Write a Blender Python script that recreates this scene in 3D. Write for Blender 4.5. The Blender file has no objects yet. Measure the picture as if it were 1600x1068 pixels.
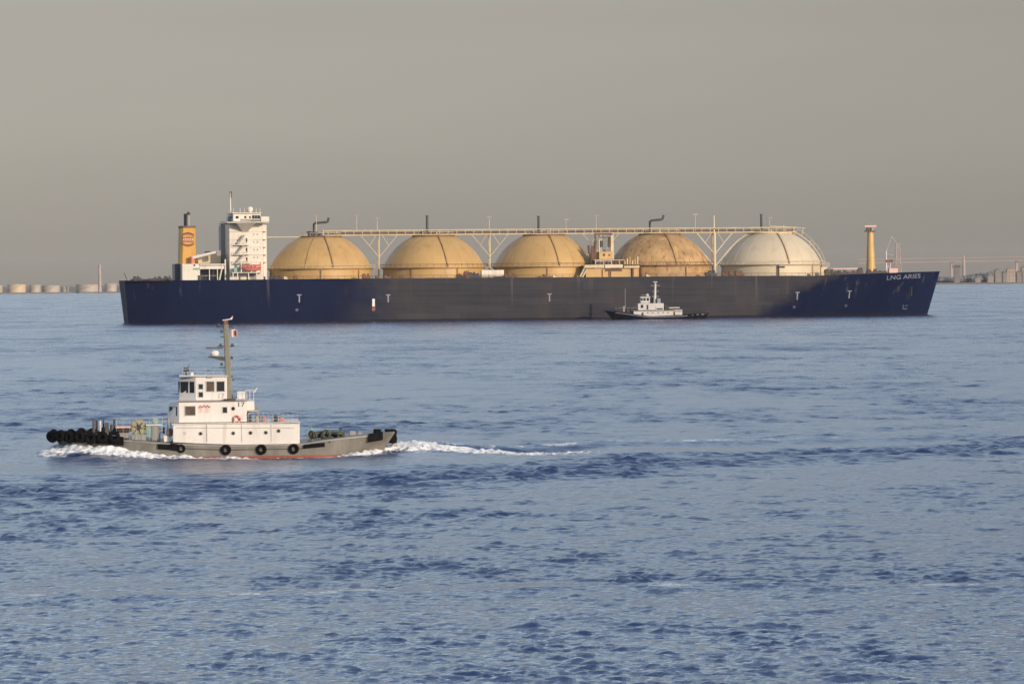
import bpy, math, random
import numpy as np
from mathutils import Matrix, Vector

SC = bpy.context.scene
COL = SC.collection
R = math.radians

# ------------------------------------------------------------------ camera
cam_d = bpy.data.cameras.new('camera')
cam = bpy.data.objects.new('camera', cam_d)
COL.objects.link(cam)
cam_d.sensor_width = 36.0
cam_d.lens = 135.0
cam_d.clip_start = 1.0
cam_d.clip_end = 60000.0
CAM_H = 15.3
cam.location = (0, 0, CAM_H)
cam.rotation_euler = (Matrix.Rotation(R(90 - 0.979), 3, 'X') @ Matrix.Rotation(R(-0.54), 3, 'Z')).to_euler()
SC.camera = cam

# ------------------------------------------------------------------ sky and sun
SUN_AZ = 140.0      # degrees clockwise from +Y (the view direction): behind the camera, to the right
SUN_EL = 13.0
world = bpy.data.worlds.new('World')
SC.world = world
world.use_nodes = True
wn, wl = world.node_tree.nodes, world.node_tree.links
sky = wn.new('ShaderNodeTexSky')
sky.sky_type = 'NISHITA'
sky.sun_disc = False
sky.sun_elevation = R(SUN_EL)
sky.sun_rotation = R(SUN_AZ)
sky.air_density = 1.0
sky.dust_density = 0.62
sky.ozone_density = 1.2
# a low layer of brownish winter haze lies all round the horizon and thins out upwards
bw = wn.new('ShaderNodeRGBToBW'); wl.new(sky.outputs[0], bw.inputs[0])
tint = wn.new('ShaderNodeMix'); tint.data_type = 'RGBA'; tint.blend_type = 'MULTIPLY'; tint.inputs[0].default_value = 1
wl.new(bw.outputs[0], tint.inputs[6]); tint.inputs[7].default_value = (0.230, 0.213, 0.188, 1)
tc = wn.new('ShaderNodeTexCoord')
sep = wn.new('ShaderNodeSeparateXYZ'); wl.new(tc.outputs['Generated'], sep.inputs[0])
mr = wn.new('ShaderNodeMapRange'); mr.interpolation_type = 'SMOOTHSTEP'
wl.new(sep.outputs[2], mr.inputs[0])
mr.inputs[1].default_value = 0.066; mr.inputs[2].default_value = 0.15
mr.inputs[3].default_value = 0.97; mr.inputs[4].default_value = 0.0
pale = wn.new('ShaderNodeMix'); pale.data_type = 'RGBA'; pale.blend_type = 'MULTIPLY'; pale.inputs[0].default_value = 1
wl.new(bw.outputs[0], pale.inputs[6]); pale.inputs[7].default_value = (0.98, 0.99, 1.08, 1)
upper = wn.new('ShaderNodeMix'); upper.data_type = 'RGBA'; upper.inputs[0].default_value = 0.36
wl.new(sky.outputs[0], upper.inputs[6]); wl.new(pale.outputs[2], upper.inputs[7])
mix = wn.new('ShaderNodeMix'); mix.data_type = 'RGBA'
wl.new(mr.outputs[0], mix.inputs[0]); wl.new(upper.outputs[2], mix.inputs[6]); wl.new(tint.outputs[2], mix.inputs[7])
# faint uneven veils of haze
vmap = wn.new('ShaderNodeMapping'); vmap.inputs['Scale'].default_value = (2.2, 2.2, 14.0); wl.new(tc.outputs['Generated'], vmap.inputs[0])
vn = wn.new('ShaderNodeTexNoise'); vn.inputs['Scale'].default_value = 1.6; vn.inputs['Detail'].default_value = 4; wl.new(vmap.outputs[0], vn.inputs['Vector'])
vr = wn.new('ShaderNodeMapRange'); wl.new(vn.outputs[0], vr.inputs[0]); vr.inputs[1].default_value = 0.25; vr.inputs[2].default_value = 0.75; vr.inputs[3].default_value = 0.94; vr.inputs[4].default_value = 1.06
veil = wn.new('ShaderNodeMix'); veil.data_type = 'RGBA'; veil.blend_type = 'MULTIPLY'; veil.inputs[0].default_value = 1
wl.new(mix.outputs[2], veil.inputs[6]); wl.new(vr.outputs[0], veil.inputs[7])
bg = wn['Background']
wl.new(veil.outputs[2], bg.inputs[0])
bg.inputs[1].default_value = 0.15

sun_d = bpy.data.lights.new('sun', 'SUN')
sun_d.energy = 2.0
sun_d.angle = R(0.6)
sun_d.color = (1.0, 0.77, 0.53)
sun = bpy.data.objects.new('sun', sun_d)
COL.objects.link(sun)
az, el = R(SUN_AZ), R(SUN_EL)
SUN_DIR = Vector((math.sin(az) * math.cos(el), math.cos(az) * math.cos(el), math.sin(el)))
sun.rotation_euler = SUN_DIR.to_track_quat('Z', 'Y').to_euler()

vs = SC.view_settings
vs.view_transform = 'Standard'
vs.look = 'None'
vs.gamma = 1.0
vs.exposure = 0.8
vs.use_curve_mapping = False
SC.render.engine = 'CYCLES'
SC.cycles.use_denoising = True
SC.cycles.use_adaptive_sampling = False
SC.cycles.max_bounces = 6
SC.cycles.volume_bounces = 1
SC.cycles.filter_width = 1.5

# ------------------------------------------------------------------ mesh helpers
class MB:
    def __init__(self):
        self.v, self.f = [], []

    def add(self, verts, faces):
        o = len(self.v)
        self.v += [tuple(p) for p in verts]
        self.f += [tuple(i + o for i in fc) for fc in faces]
        return self

    def hexa(self, p):            # 8 corners: bottom four ccw, top four ccw
        return self.add(p, [(3, 2, 1, 0), (4, 5, 6, 7), (0, 1, 5, 4), (1, 2, 6, 5), (2, 3, 7, 6), (3, 0, 4, 7)])

    def box(self, x0, x1, y0, y1, z0, z1):
        x0, x1 = min(x0, x1), max(x0, x1)
        y0, y1 = min(y0, y1), max(y0, y1)
        z0, z1 = min(z0, z1), max(z0, z1)
        return self.hexa([(x0, y0, z0), (x1, y0, z0), (x1, y1, z0), (x0, y1, z0),
                          (x0, y0, z1), (x1, y0, z1), (x1, y1, z1), (x0, y1, z1)])

    def tube(self, pts, r, n=8):
        pts = [Vector(p) for p in pts]
        rs = r if isinstance(r, (list, tuple)) else [r] * len(pts)
        rings = []
        for i, p in enumerate(pts):
            d = (pts[min(i + 1, len(pts) - 1)] - pts[max(i - 1, 0)]).normalized()
            a = d.cross(Vector((0, 0, 1)))
            if a.length < 1e-3:
                a = d.cross(Vector((0, 1, 0)))
            a.normalize()
            b = a.cross(d).normalized()
            rings.append([p + (a * math.cos(t) + b * math.sin(t)) * rs[i] for t in [2 * math.pi * k / n for k in range(n)]])
        vv = [q for rg in rings for q in rg]
        ff = []
        for i in range(len(rings) - 1):
            for k in range(n):
                k2 = (k + 1) % n
                ff.append((i * n + k, i * n + k2, (i + 1) * n + k2, (i + 1) * n + k))
        ff.append(tuple(range(n))[::-1])
        ff.append(tuple((len(rings) - 1) * n + k for k in range(n)))
        return self.add(vv, ff)

    def lathe(self, prof, c=(0, 0, 0), n=24, mat=None, closed=False):   # prof: (r, z)
        vv, ff = [], []
        m = len(prof)
        for k in range(n):
            t = 2 * math.pi * k / n
            for (r, z) in prof:
                p = Vector((r * math.cos(t), r * math.sin(t), z))
                if mat:
                    p = mat @ p
                vv.append(p + Vector(c))
        for k in range(n):
            k2 = (k + 1) % n
            for i in range(m if closed else m - 1):
                j = (i + 1) % m
                ff.append((k * m + i, k2 * m + i, k2 * m + j, k * m + j))
        return self.add(vv, ff)

    def torus(self, c, R0, r0, mat, n=20, m=8):
        prof = [(R0 + r0 * math.cos(2 * math.pi * i / m), r0 * math.sin(2 * math.pi * i / m)) for i in range(m)]
        return self.lathe(prof, c, n, mat, True)

    def prism(self, poly, y0, y1):       # polygon in x-z, extruded along y
        n = len(poly)
        vv = [(x, y0, z) for x, z in poly] + [(x, y1, z) for x, z in poly]
        ff = [tuple(range(n)), tuple(range(2 * n - 1, n - 1, -1))]
        for i in range(n):
            j = (i + 1) % n
            ff.append((j, i, n + i, n + j))
        return self.add(vv, ff)

    def build(self, name, mat, parent=None, smooth=False, bevel=0.0, angle=40):
        me = bpy.data.meshes.new(name)
        me.from_pydata(self.v, [], self.f)
        me.materials.append(mat)
        me.update()
        if smooth:
            me.polygons.foreach_set('use_smooth', [True] * len(me.polygons))
            try:
                me.set_sharp_from_angle(angle=R(angle))
            except Exception:
                pass
        o = bpy.data.objects.new(name, me)
        COL.objects.link(o)
        if parent:
            o.parent = parent
        if bevel:
            b = o.modifiers.new('bevel', 'BEVEL')
            b.width = bevel
            b.segments = 2
            b.limit_method = 'ANGLE'
        return o


def empty(name, loc=(0, 0, 0), rz=0.0):
    o = bpy.data.objects.new(name, None)
    COL.objects.link(o)
    o.location = loc
    o.rotation_euler = (0, 0, rz)
    o.empty_display_size = 1
    return o


def tag(o, label=None, cat=None, group=None, kind=None):
    if label: o['label'] = label
    if cat: o['category'] = cat
    if group: o['group'] = group
    if kind: o['kind'] = kind
    return o


def text_mesh(s, height, width=None):
    cu = bpy.data.curves.new('lettering', 'FONT')
    cu.body = s
    cu.size = 1.0
    ob = bpy.data.objects.new('lettering', cu)
    COL.objects.link(ob)
    dg = bpy.context.evaluated_depsgraph_get()
    me = bpy.data.meshes.new_from_object(ob.evaluated_get(dg))
    vv = np.array([v.co[:2] for v in me.vertices])
    ff = [tuple(p.vertices) for p in me.polygons]
    bpy.data.objects.remove(ob)
    bpy.data.curves.remove(cu)
    bpy.data.meshes.remove(me)
    vv -= vv.min(0)
    sz = vv.max(0)
    w = width or sz[0] / sz[1] * height
    vv = vv / sz * np.array([w, height])
    return vv, ff

# ------------------------------------------------------------------ materials
def new_mat(name):
    m = bpy.data.materials.new(name)
    m.use_nodes = True
    nt = m.node_tree
    return m, nt.nodes, nt.links, nt.nodes['Principled BSDF']


def _noise(n, l, vec, scale, detail=4, rough=0.55, stretch=None):
    if stretch:
        mp = n.new('ShaderNodeMapping')
        mp.inputs['Scale'].default_value = stretch
        l.new(vec, mp.inputs[0])
        vec = mp.outputs[0]
    t = n.new('ShaderNodeTexNoise')
    t.inputs['Scale'].default_value = scale
    t.inputs['Detail'].default_value = detail
    t.inputs['Roughness'].default_value = rough
    l.new(vec, t.inputs['Vector'])
    return t.outputs[0]


def _ramp(n, l, fac, a, b, lo=0.0, hi=1.0):
    r = n.new('ShaderNodeMapRange')
    r.interpolation_type = 'SMOOTHSTEP'
    l.new(fac, r.inputs[0])
    r.inputs[1].default_value = a; r.inputs[2].default_value = b
    r.inputs[3].default_value = lo; r.inputs[4].default_value = hi
    return r.outputs[0]


def _mixc(n, l, fac, c1, c2, blend='MIX'):
    m = n.new('ShaderNodeMix'); m.data_type = 'RGBA'; m.blend_type = blend
    for sock, c in ((m.inputs[0], fac), (m.inputs[6], c1), (m.inputs[7], c2)):
        if hasattr(c, 'links'):
            l.new(c, sock)
        elif isinstance(c, (int, float)):
            sock.default_value = c
        else:
            sock.default_value = (*c, 1)
    return m.outputs[2]


def _math(n, l, op, a, b=None):
    m = n.new('ShaderNodeMath'); m.operation = op
    for s, v in ((m.inputs[0], a), (m.inputs[1], b)):
        if v is None: continue
        if hasattr(v, 'links'): l.new(v, s)
        else: s.default_value = v
    return m.outputs[0]


def paint(name, col, rough=0.5, var=0.12, scale=0.6, streak=0.0, rust=0.0, rustcol=(0.16, 0.06, 0.025), metal=0.0, scales=(1, 1, 0.12), bump=0.0, rlo=0.56, rhi=0.68):
    m, n, l, b = new_mat(name)
    tc = n.new('ShaderNodeTexCoord').outputs['Object']
    f = _ramp(n, l, _noise(n, l, tc, scale, 5), 0.3, 0.7)
    dark = tuple(c * (1 - var) for c in col)
    light = tuple(min(1, c * (1 + var * 0.6)) for c in col)
    c = _mixc(n, l, f, dark, light)
    if streak:
        s = _ramp(n, l, _noise(n, l, tc, scale * 2.5, 4, 0.6, scales), 0.52, 0.78)
        s = _math(n, l, 'MULTIPLY', s, streak)
        c = _mixc(n, l, s, c, tuple(x * y for x, y in zip(col, (0.5, 0.38, 0.3))))
    if rust:
        s = _ramp(n, l, _noise(n, l, tc, scale * 3.1, 7, 0.7, scales), rlo, rhi)
        s = _math(n, l, 'MULTIPLY', s, rust)
        c = _mixc(n, l, s, c, rustcol)
    l.new(c, b.inputs['Base Color'])
    b.inputs['Roughness'].default_value = rough
    b.inputs['Metallic'].default_value = metal
    if bump:
        bn = n.new('ShaderNodeBump'); bn.inputs['Strength'].default_value = 0.5; bn.inputs['Distance'].default_value = bump
        l.new(_noise(n, l, tc, scale * 4, 5), bn.inputs['Height']); l.new(bn.outputs[0], b.inputs['Normal'])
    return m

M = {}
M['white'] = paint('white_paint', (0.66, 0.62, 0.545), 0.5, 0.06, 0.25, streak=0.35, rust=0.25)
M['tugwhite'] = paint('tug_white_paint', (0.67, 0.645, 0.615), 0.45, 0.06, 0.4, streak=0.30, rust=0.22)
M['cream'] = paint('cream_paint', (0.58, 0.48, 0.32), 0.55, 0.12, 0.3, streak=0.4, rust=0.35)
M['ochre'] = paint('ochre_paint', (0.49, 0.315, 0.125), 0.5, 0.10, 0.12, streak=0.35, rust=0.25, rustcol=(0.24, 0.10, 0.04), scales=(1, 1, 0.15))
M['ochre_rusty'] = paint('rusty_ochre_paint', (0.46, 0.29, 0.13), 0.6, 0.25, 0.21, streak=0.8, rust=0.9, rustcol=(0.18, 0.075, 0.035), scales=(1, 1, 0.28), rlo=0.52, rhi=0.66)
M['ivory'] = paint('ivory_paint', (0.58, 0.495, 0.36), 0.5, 0.06, 0.12, streak=0.3, rust=0.12, scales=(1, 1, 0.15))
M['funnel'] = paint('funnel_yellow', (0.55, 0.30, 0.055), 0.5, 0.1, 0.2, streak=0.5, rust=0.3)
M['yellow'] = paint('mast_yellow', (0.54, 0.36, 0.13), 0.5, 0.1, 0.3, streak=0.3, rust=0.3)
M['rust'] = paint('rusty_steel', (0.15, 0.08, 0.055), 0.8, 0.35, 0.6)
M['walk'] = paint('walkway_cream', (0.52, 0.40, 0.22), 0.6, 0.12, 0.2, streak=0.4, rust=0.3)
M['seam'] = paint('brown_steel', (0.32, 0.20, 0.11), 0.7, 0.3, 0.5)
M['pipe'] = paint('dark_pipe', (0.06, 0.065, 0.065), 0.55, 0.3, 0.6)
M['gear'] = paint('dark_deck_gear', (0.035, 0.03, 0.032), 0.6, 0.4, 0.5, rust=0.3, rustcol=(0.09, 0.03, 0.02))
M['navyplain'] = paint('navy_paint', (0.010, 0.016, 0.045), 0.4, 0.2, 0.2)
M['glass'] = None
m, n, l, b = new_mat('dark_window_glass')
b.inputs['Base Color'].default_value = (0.02, 0.022, 0.025, 1)
b.inputs['Roughness'].default_value = 0.08
M['glass'] = m
M['black'] = paint('black_rubber', (0.006, 0.006, 0.007), 0.9, 0.4, 3.0)
M['black'].node_tree.nodes['Principled BSDF'].inputs['Specular IOR Level'].default_value = 0.12
M['markwhite'] = paint('mark_white', (0.72, 0.74, 0.76), 0.6, 0.1, 1.0)
M['markgrey'] = paint('mark_grey', (0.22, 0.24, 0.29), 0.6, 0.25, 0.8)
M['markfaded'] = paint('mark_faded', (0.06, 0.07, 0.11), 0.6, 0.2, 1.0)
M['red'] = paint('red_paint', (0.45, 0.06, 0.05), 0.5, 0.15, 0.8)
M['fadedred'] = paint('faded_red_paint', (0.55, 0.17, 0.14), 0.55, 0.15, 0.5)
M['farred'] = paint('haze_faded_red', (0.37, 0.28, 0.26), 0.7, 0.1, 0.1)  # red paled in the colour itself to stand in for distance haze
M['farpale'] = paint('haze_faded_pale', (0.37, 0.32, 0.295), 0.7, 0.1, 0.1)  # pale bands of the same far things, haze fade in the colour
M['darkred'] = paint('dark_red_paint', (0.20, 0.045, 0.03), 0.5, 0.15, 0.5)
M['pink'] = paint('pink_print', (0.62, 0.40, 0.38), 0.6, 0.1, 1.0)
M['flagwhite'] = paint('flag_cloth', (0.58, 0.47, 0.47), 0.8, 0.1, 2.0)
M['olive'] = paint('olive_mast_paint', (0.17, 0.165, 0.13), 0.55, 0.12, 0.8, streak=0.3)
M['railgrey'] = paint('rail_grey', (0.45, 0.45, 0.43), 0.6, 0.1, 1.0)
M['winch'] = paint('winch_paint', (0.30, 0.29, 0.16), 0.55, 0.2, 1.2, streak=0.4)
M['green'] = paint('sea_green_paint', (0.22, 0.34, 0.30), 0.55, 0.2, 1.2, streak=0.3)
M['rope'] = paint('dark_green_rope', (0.07, 0.085, 0.06), 0.9, 0.5, 4.0)
M['steel'] = paint('grey_steel', (0.25, 0.25, 0.25), 0.5, 0.15, 0.8, streak=0.3)
M['deckgreen'] = paint('deck_paint', (0.10, 0.12, 0.09), 0.7, 0.2, 0.4)
M['tan'] = paint('tan_canvas', (0.42, 0.33, 0.24), 0.8, 0.15, 1.5)

# ------------------------------------------------------------------ water: waves
rng = np.random.default_rng(7)
NW = 84
lam = np.exp(np.linspace(math.log(0.42), math.log(13.0), NW)) * rng.uniform(0.94, 1.06, NW)
kk = 2 * math.pi / lam
wind = R(250)                          # waves run towards the camera and to the left
th = wind + rng.normal(0, 0.85, NW)
kx, ky = kk * np.cos(th), kk * np.sin(th)
ph = rng.uniform(0, 2 * math.pi, NW)
sl = np.exp(-((np.log(lam) - math.log(0.68)) / 0.62) ** 2)
sl *= 0.132 * math.sqrt(2) / math.sqrt((sl ** 2).sum())
sl2 = np.exp(-((np.log(lam) - math.log(2.6)) / 0.8) ** 2)
sl2 *= 0.066 * math.sqrt(2) / math.sqrt((sl2 ** 2).sum())
sl = np.sqrt(sl ** 2 + sl2 ** 2)
amp = sl / kk

perm = rng.permutation(512)
perm = np.concatenate([perm, perm, perm])
gang = rng.uniform(0, 2 * math.pi, 512)


def gnoise(x, y):
    xi, yi = np.floor(x).astype(int), np.floor(y).astype(int)
    xf, yf = x - xi, y - yi
    u = xf * xf * xf * (xf * (xf * 6 - 15) + 10)
    v = yf * yf * yf * (yf * (yf * 6 - 15) + 10)

    def g(ix, iy, fx, fy):
        a = gang[perm[perm[ix & 511] + (iy & 511)]]
        return np.cos(a) * fx + np.sin(a) * fy
    n00 = g(xi, yi, xf, yf); n10 = g(xi + 1, yi, xf - 1, yf)
    n01 = g(xi, yi + 1, xf, yf - 1); n11 = g(xi + 1, yi + 1, xf - 1, yf - 1)
    return ((n00 * (1 - u) + n10 * u) * (1 - v) + (n01 * (1 - u) + n11 * u) * v) * 1.5


def fbm(x, y, o=4):
    s, a = 0, 1.0
    for i in range(o):
        s = s + a * gnoise(x * 2 ** i + 17.3 * i, y * 2 ** i - 9.1 * i)
        a *= 0.5
    return s

TUG_C = (-25.312, 335.326)
TUG_A = R(185)


def tug_local(X, Y):
    dx, dy = X - TUG_C[0], Y - TUG_C[1]
    c, s = math.cos(TUG_A), math.sin(TUG_A)
    return dx * c + dy * s, -dx * s + dy * c


def gauss(d, w):
    return np.exp(-(d / w) ** 2)


def smooth(a, b, x):
    t = np.clip((x - a) / (b - a), 0, 1)
    return t * t * (3 - 2 * t)


def trail_y(X):                       # where the tug has come from, a gentle turn
    t = np.clip((X + 10) / 60.0, 0, 1)
    return 338.0 + 17.0 * (1 - (1 - t) ** 1.8)


def band_y(X):                        # older wake that crosses nearer the camera
    t = np.clip((X + 40) / 86.0, -0.5, 1.8)
    return 281.0 + 62.0 * np.clip(t, 0, 2) ** 1.5 + 2.5 * np.sin(X * 0.11)


def sea_state(X, Y):
    """(height, foam, lost slope) of the sea surface at world X, Y"""
    D = np.hypot(X, Y)
    cell = np.where(D < 750, D / 1000.0, np.where(D < 1400, D / 650.0, D / 350.0))
    gust = 1.0 + 0.45 * fbm(X / 60.0 + 3.1, Y / 38.0) + 0.25 * fbm(X / 17.0, Y / 12.0 + 8)
    band = gauss(Y - band_y(X) + 5 * gnoise(X / 9.0, Y / 9.0), 20.0 - 9.0 * smooth(-30, 40, X))
    slick = gauss(Y - (band_y(X) + 30 - 0.16 * (X + 40)) + 3 * gnoise(X / 14.0, Y / 14.0 + 5), 10.0) * smooth(70, 20, X)
    line = gauss(Y - (186.5 + 1.4 * np.sin(X * 0.12 + 0.7) + 0.6 * gnoise(X / 4.0, Y / 4.0)), 0.9) * smooth(-0.25, 0.25, fbm(X / 16.0 + 4, Y * 0 + 2.0))
    gust = gust * (1 - 0.62 * slick) * (1 - 0.75 * line) + 0.95 * band
    patch = 0.8 * gnoise(X / 2.6 + 40, Y / 5.0) + 0.7 * gnoise(X / 6.5, Y / 11.0 + 70) + 0.6 * gnoise(X / 15.0, Y / 40.0 + 7) + 0.6 * gnoise(X / 34.0 + 3, Y / 120.0)
    gust = np.clip(np.clip(gust, 0.25, 2.2) * np.exp(0.72 * patch - 0.12), 0.62 - 0.35 * np.clip(slick + line, 0, 1), 2.6)
    z = np.zeros_like(X)
    lost = np.zeros_like(X)
    for i in range(NW):
        keep = np.clip((lam[i] / cell - 1.4) / 1.2, 0, 1)
        if keep.max() <= 0:
            lost += sl[i] ** 2 * 0.5
            continue
        g = gust if lam[i] < 7 else 1.0
        t = kx[i] * X + ky[i] * Y + ph[i]
        c = np.cos(t - 0.45 * np.cos(t))          # steeper leading face
        z += amp[i] * keep * g * (c + 0.2 * (2 * c * c - 1))
        lost += sl[i] ** 2 * 0.5 * (1 - keep)
    lost = lost * np.clip(gust, 0.3, 2.2) ** 2
    z = z + 0.9 * (z * z - 0.008) * np.clip(1.2 - D / 3000, 0, 1)
    # wake waves of the older wash, crests along the band
    q = Y - band_y(X)
    z += band * 0.13 * np.cos(q * 1.55 + 1.6 * gnoise(X / 7.0, Y / 7.0) * 2.0 + X * 0.12)
    z += gauss(Y - 186.5 - 1.4 * np.sin(X * 0.12 + 0.7), 2.2) * 0.16
    # the tug's own wave system
    tx, ty = tug_local(X, Y)
    near = gauss(ty, 9.0)
    prof = 0.55 * gauss(tx - 12.0, 4.5) - 0.30 * gauss(tx + 4.0, 7.0) + 0.45 * gauss(tx + 17.5, 4.5) - 0.25 * gauss(tx + 27, 4.5) + 0.25 * gauss(tx + 36, 4.5)
    z += near * prof
    # diverging stern wave, seen as the long white-tipped ridge to the right
    tr = Y - trail_y(X)
    behind = smooth(-14, -6, X)
    fade = np.exp(-np.clip(X + 6, 0, None) / 70.0)
    z += behind * fade * (0.38 * gauss(tr, 2.6) - 0.25 * gauss(tr + 5, 3.0))
    # foam along the trail and thin old lines
    fn = fbm(X / 2.2, Y / 5.5, 5)
    foam = behind * np.exp(-np.clip(X + 6, 0, None) / 36.0) * gauss(tr - 0.4, 1.5) * smooth(-0.35, 0.4, fn) * 1.3
    foam += 0.95 * smooth(8, 15, X) * smooth(46, 26, X) * gauss(tr - 3.0 + 1.5 * gnoise(X / 6.0, Y * 0.0), 1.0) * smooth(-0.2, 0.5, fn)
    foam += 0.55 * gauss(X - 9, 9) * gauss(tr + 0.6, 1.0) * smooth(0.0, 0.6, fn)
    foam += 0.75 * line * smooth(-0.1, 0.5, fbm(X / 5.0 + 9, Y / 2.0, 3))
    foam += 0.35 * gauss(ty - 8.5 - 0.12 * (14 - tx), 0.8) * smooth(-45, 5, tx) * smooth(17, 8, tx) * smooth(0.05, 0.6, fn)
    hull = gauss(np.clip(np.abs(ty) - 5.2, 0, None), 1.3) * smooth(-21, -15, tx) * smooth(17, 13, tx)
    foam += hull * 0.75 * smooth(-0.2, 0.5, fn)
    return z, np.clip(foam, 0, 1), lost


def build_sea():
    rows = list(np.exp(np.arange(math.log(30), math.log(100), 1 / 120.0)))
    rows += list(np.exp(np.arange(math.log(100), math.log(132), 1 / 400.0)))
    rows += list(np.exp(np.arange(math.log(132), math.log(750), 1 / 1050.0)))
    rows += list(np.exp(np.arange(math.log(750), math.log(1400), 1 / 650.0)))
    rows += list(np.exp(np.arange(math.log(1400), math.log(6000), 1 / 350.0)))
    rows += list(np.exp(np.linspace(math.log(6000), math.log(9300), 14)))
    rows = np.array(rows)
    fine = np.arange(-0.158, 0.1581, 1 / 1000.0)
    side = 0.158 + np.cumsum(np.linspace(0.004, 0.05, 26))
    ang = np.concatenate([-side[::-1], fine, side])
    Dg, Ag = np.meshgrid(rows, ang, indexing='ij')
    X, Y = (Dg * np.sin(Ag)).ravel(), (Dg * np.cos(Ag)).ravel()
    z, foam, lost = sea_state(X, Y)
    z = z * np.clip((7000 - np.hypot(X, Y)) / 3000, 0, 1)
    nr, nc = len(rows), len(ang)
    me = bpy.data.meshes.new('water')
    nv, nf = nr * nc, (nr - 1) * (nc - 1)
    me.vertices.add(nv)
    me.vertices.foreach_set('co', np.stack([X, Y, z], 1).astype(np.float32).ravel())
    idx = np.arange(nv).reshape(nr, nc)
    q = np.stack([idx[:-1, :-1], idx[:-1, 1:], idx[1:, 1:], idx[1:, :-1]], -1).reshape(-1, 4)
    me.loops.add(nf * 4)
    me.loops.foreach_set('vertex_index', q.astype(np.int32).ravel())
    me.polygons.add(nf)
    me.polygons.foreach_set('loop_start', np.arange(0, nf * 4, 4, dtype=np.int32))
    me.polygons.foreach_set('use_smooth', np.ones(nf, dtype=bool))
    me.update(calc_edges=True)
    a = me.attributes.new('foam', 'FLOAT', 'POINT'); a.data.foreach_set('value', foam.astype(np.float32))
    a = me.attributes.new('chop', 'FLOAT', 'POINT'); a.data.foreach_set('value', np.sqrt(lost).astype(np.float32))
    # material
    m, n, l, b = new_mat('sea_water')
    tcn = n.new('ShaderNodeTexCoord').outputs['Object']
    at = n.new('ShaderNodeAttribute'); at.attribute_name = 'foam'
    ch = n.new('ShaderNodeAttribute'); ch.attribute_name = 'chop'
    b.inputs['Base Color'].default_value = (0.018, 0.042, 0.132, 1)
    b.inputs['IOR'].default_value = 1.333
    rg = _math(n, l, 'SQRT', _math(n, l, 'ADD', _math(n, l, 'MULTIPLY', ch.outputs['Fac'], 0.45), 0.004))
    l.new(rg, b.inputs['Roughness'])
    bn = n.new('ShaderNodeBump'); bn.inputs['Strength'].default_value = 1.0; bn.inputs['Distance'].default_value = 0.19
    h1 = _noise(n, l, tcn, 1.9, 6, 0.60, (1, 0.75, 1))
    l.new(h1, bn.inputs['Height']); l.new(bn.outputs[0], b.inputs['Normal'])
    fb = n.new('ShaderNodeBsdfPrincipled')
    fb.inputs['Base Color'].default_value = (0.75, 0.78, 0.80, 1); fb.inputs['Roughness'].default_value = 0.8
    mx = n.new('ShaderNodeMixShader')
    fz = _noise(n, l, tcn, 2.4, 6, 0.7, (1, 0.5, 1))
    ff = _math(n, l, 'MULTIPLY', at.outputs['Fac'], _ramp(n, l, fz, 0.30, 0.62, 0.25, 1.15))
    l.new(_ramp(n, l, ff, 0.12, 0.75), mx.inputs[0])
    out = n['Material Output']
    l.new(b.outputs[0], mx.inputs[1]); l.new(fb.outputs[0], mx.inputs[2]); l.new(mx.outputs[0], out.inputs[0])
    me.materials.append(m)
    o = bpy.data.objects.new('water', me)
    COL.objects.link(o)
    tag(o, 'choppy blue grey sea water with old wakes', 'water', kind='structure')

build_sea()

m, n, l, b = new_mat('white_foam')
b.inputs['Base Color'].default_value = (0.80, 0.82, 0.84, 1)
b.inputs['Roughness'].default_value = 0.85
b.inputs['Subsurface Weight'].default_value = 0.0
tcn = n.new('ShaderNodeTexCoord').outputs['Object']
l.new(_mixc(n, l, _ramp(n, l, _noise(n, l, tcn, 1.6, 6, 0.7), 0.35, 0.62), (0.62, 0.66, 0.70), (0.88, 0.88, 0.88)), b.inputs['Base Color'])
bn = n.new('ShaderNodeBump'); bn.inputs['Strength'].default_value = 0.6; bn.inputs['Distance'].default_value = 0.06
l.new(_noise(n, l, tcn, 4.0, 6, 0.7), bn.inputs['Height']); l.new(bn.outputs[0], b.inputs['Normal'])
ta = n.new('ShaderNodeAttribute'); ta.attribute_name = 'thick'
lace = _noise(n, l, tcn, 2.2, 7, 0.75, (0.6, 1, 1))
cov = _math(n, l, 'ADD', _math(n, l, 'MULTIPLY', ta.outputs['Fac'], 1.1), _math(n, l, 'MULTIPLY', _math(n, l, 'SUBTRACT', lace, 0.5), 2.4))
l.new(_ramp(n, l, cov, -0.22, 0.16), b.inputs['Alpha'])
M['foam'] = m


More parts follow.
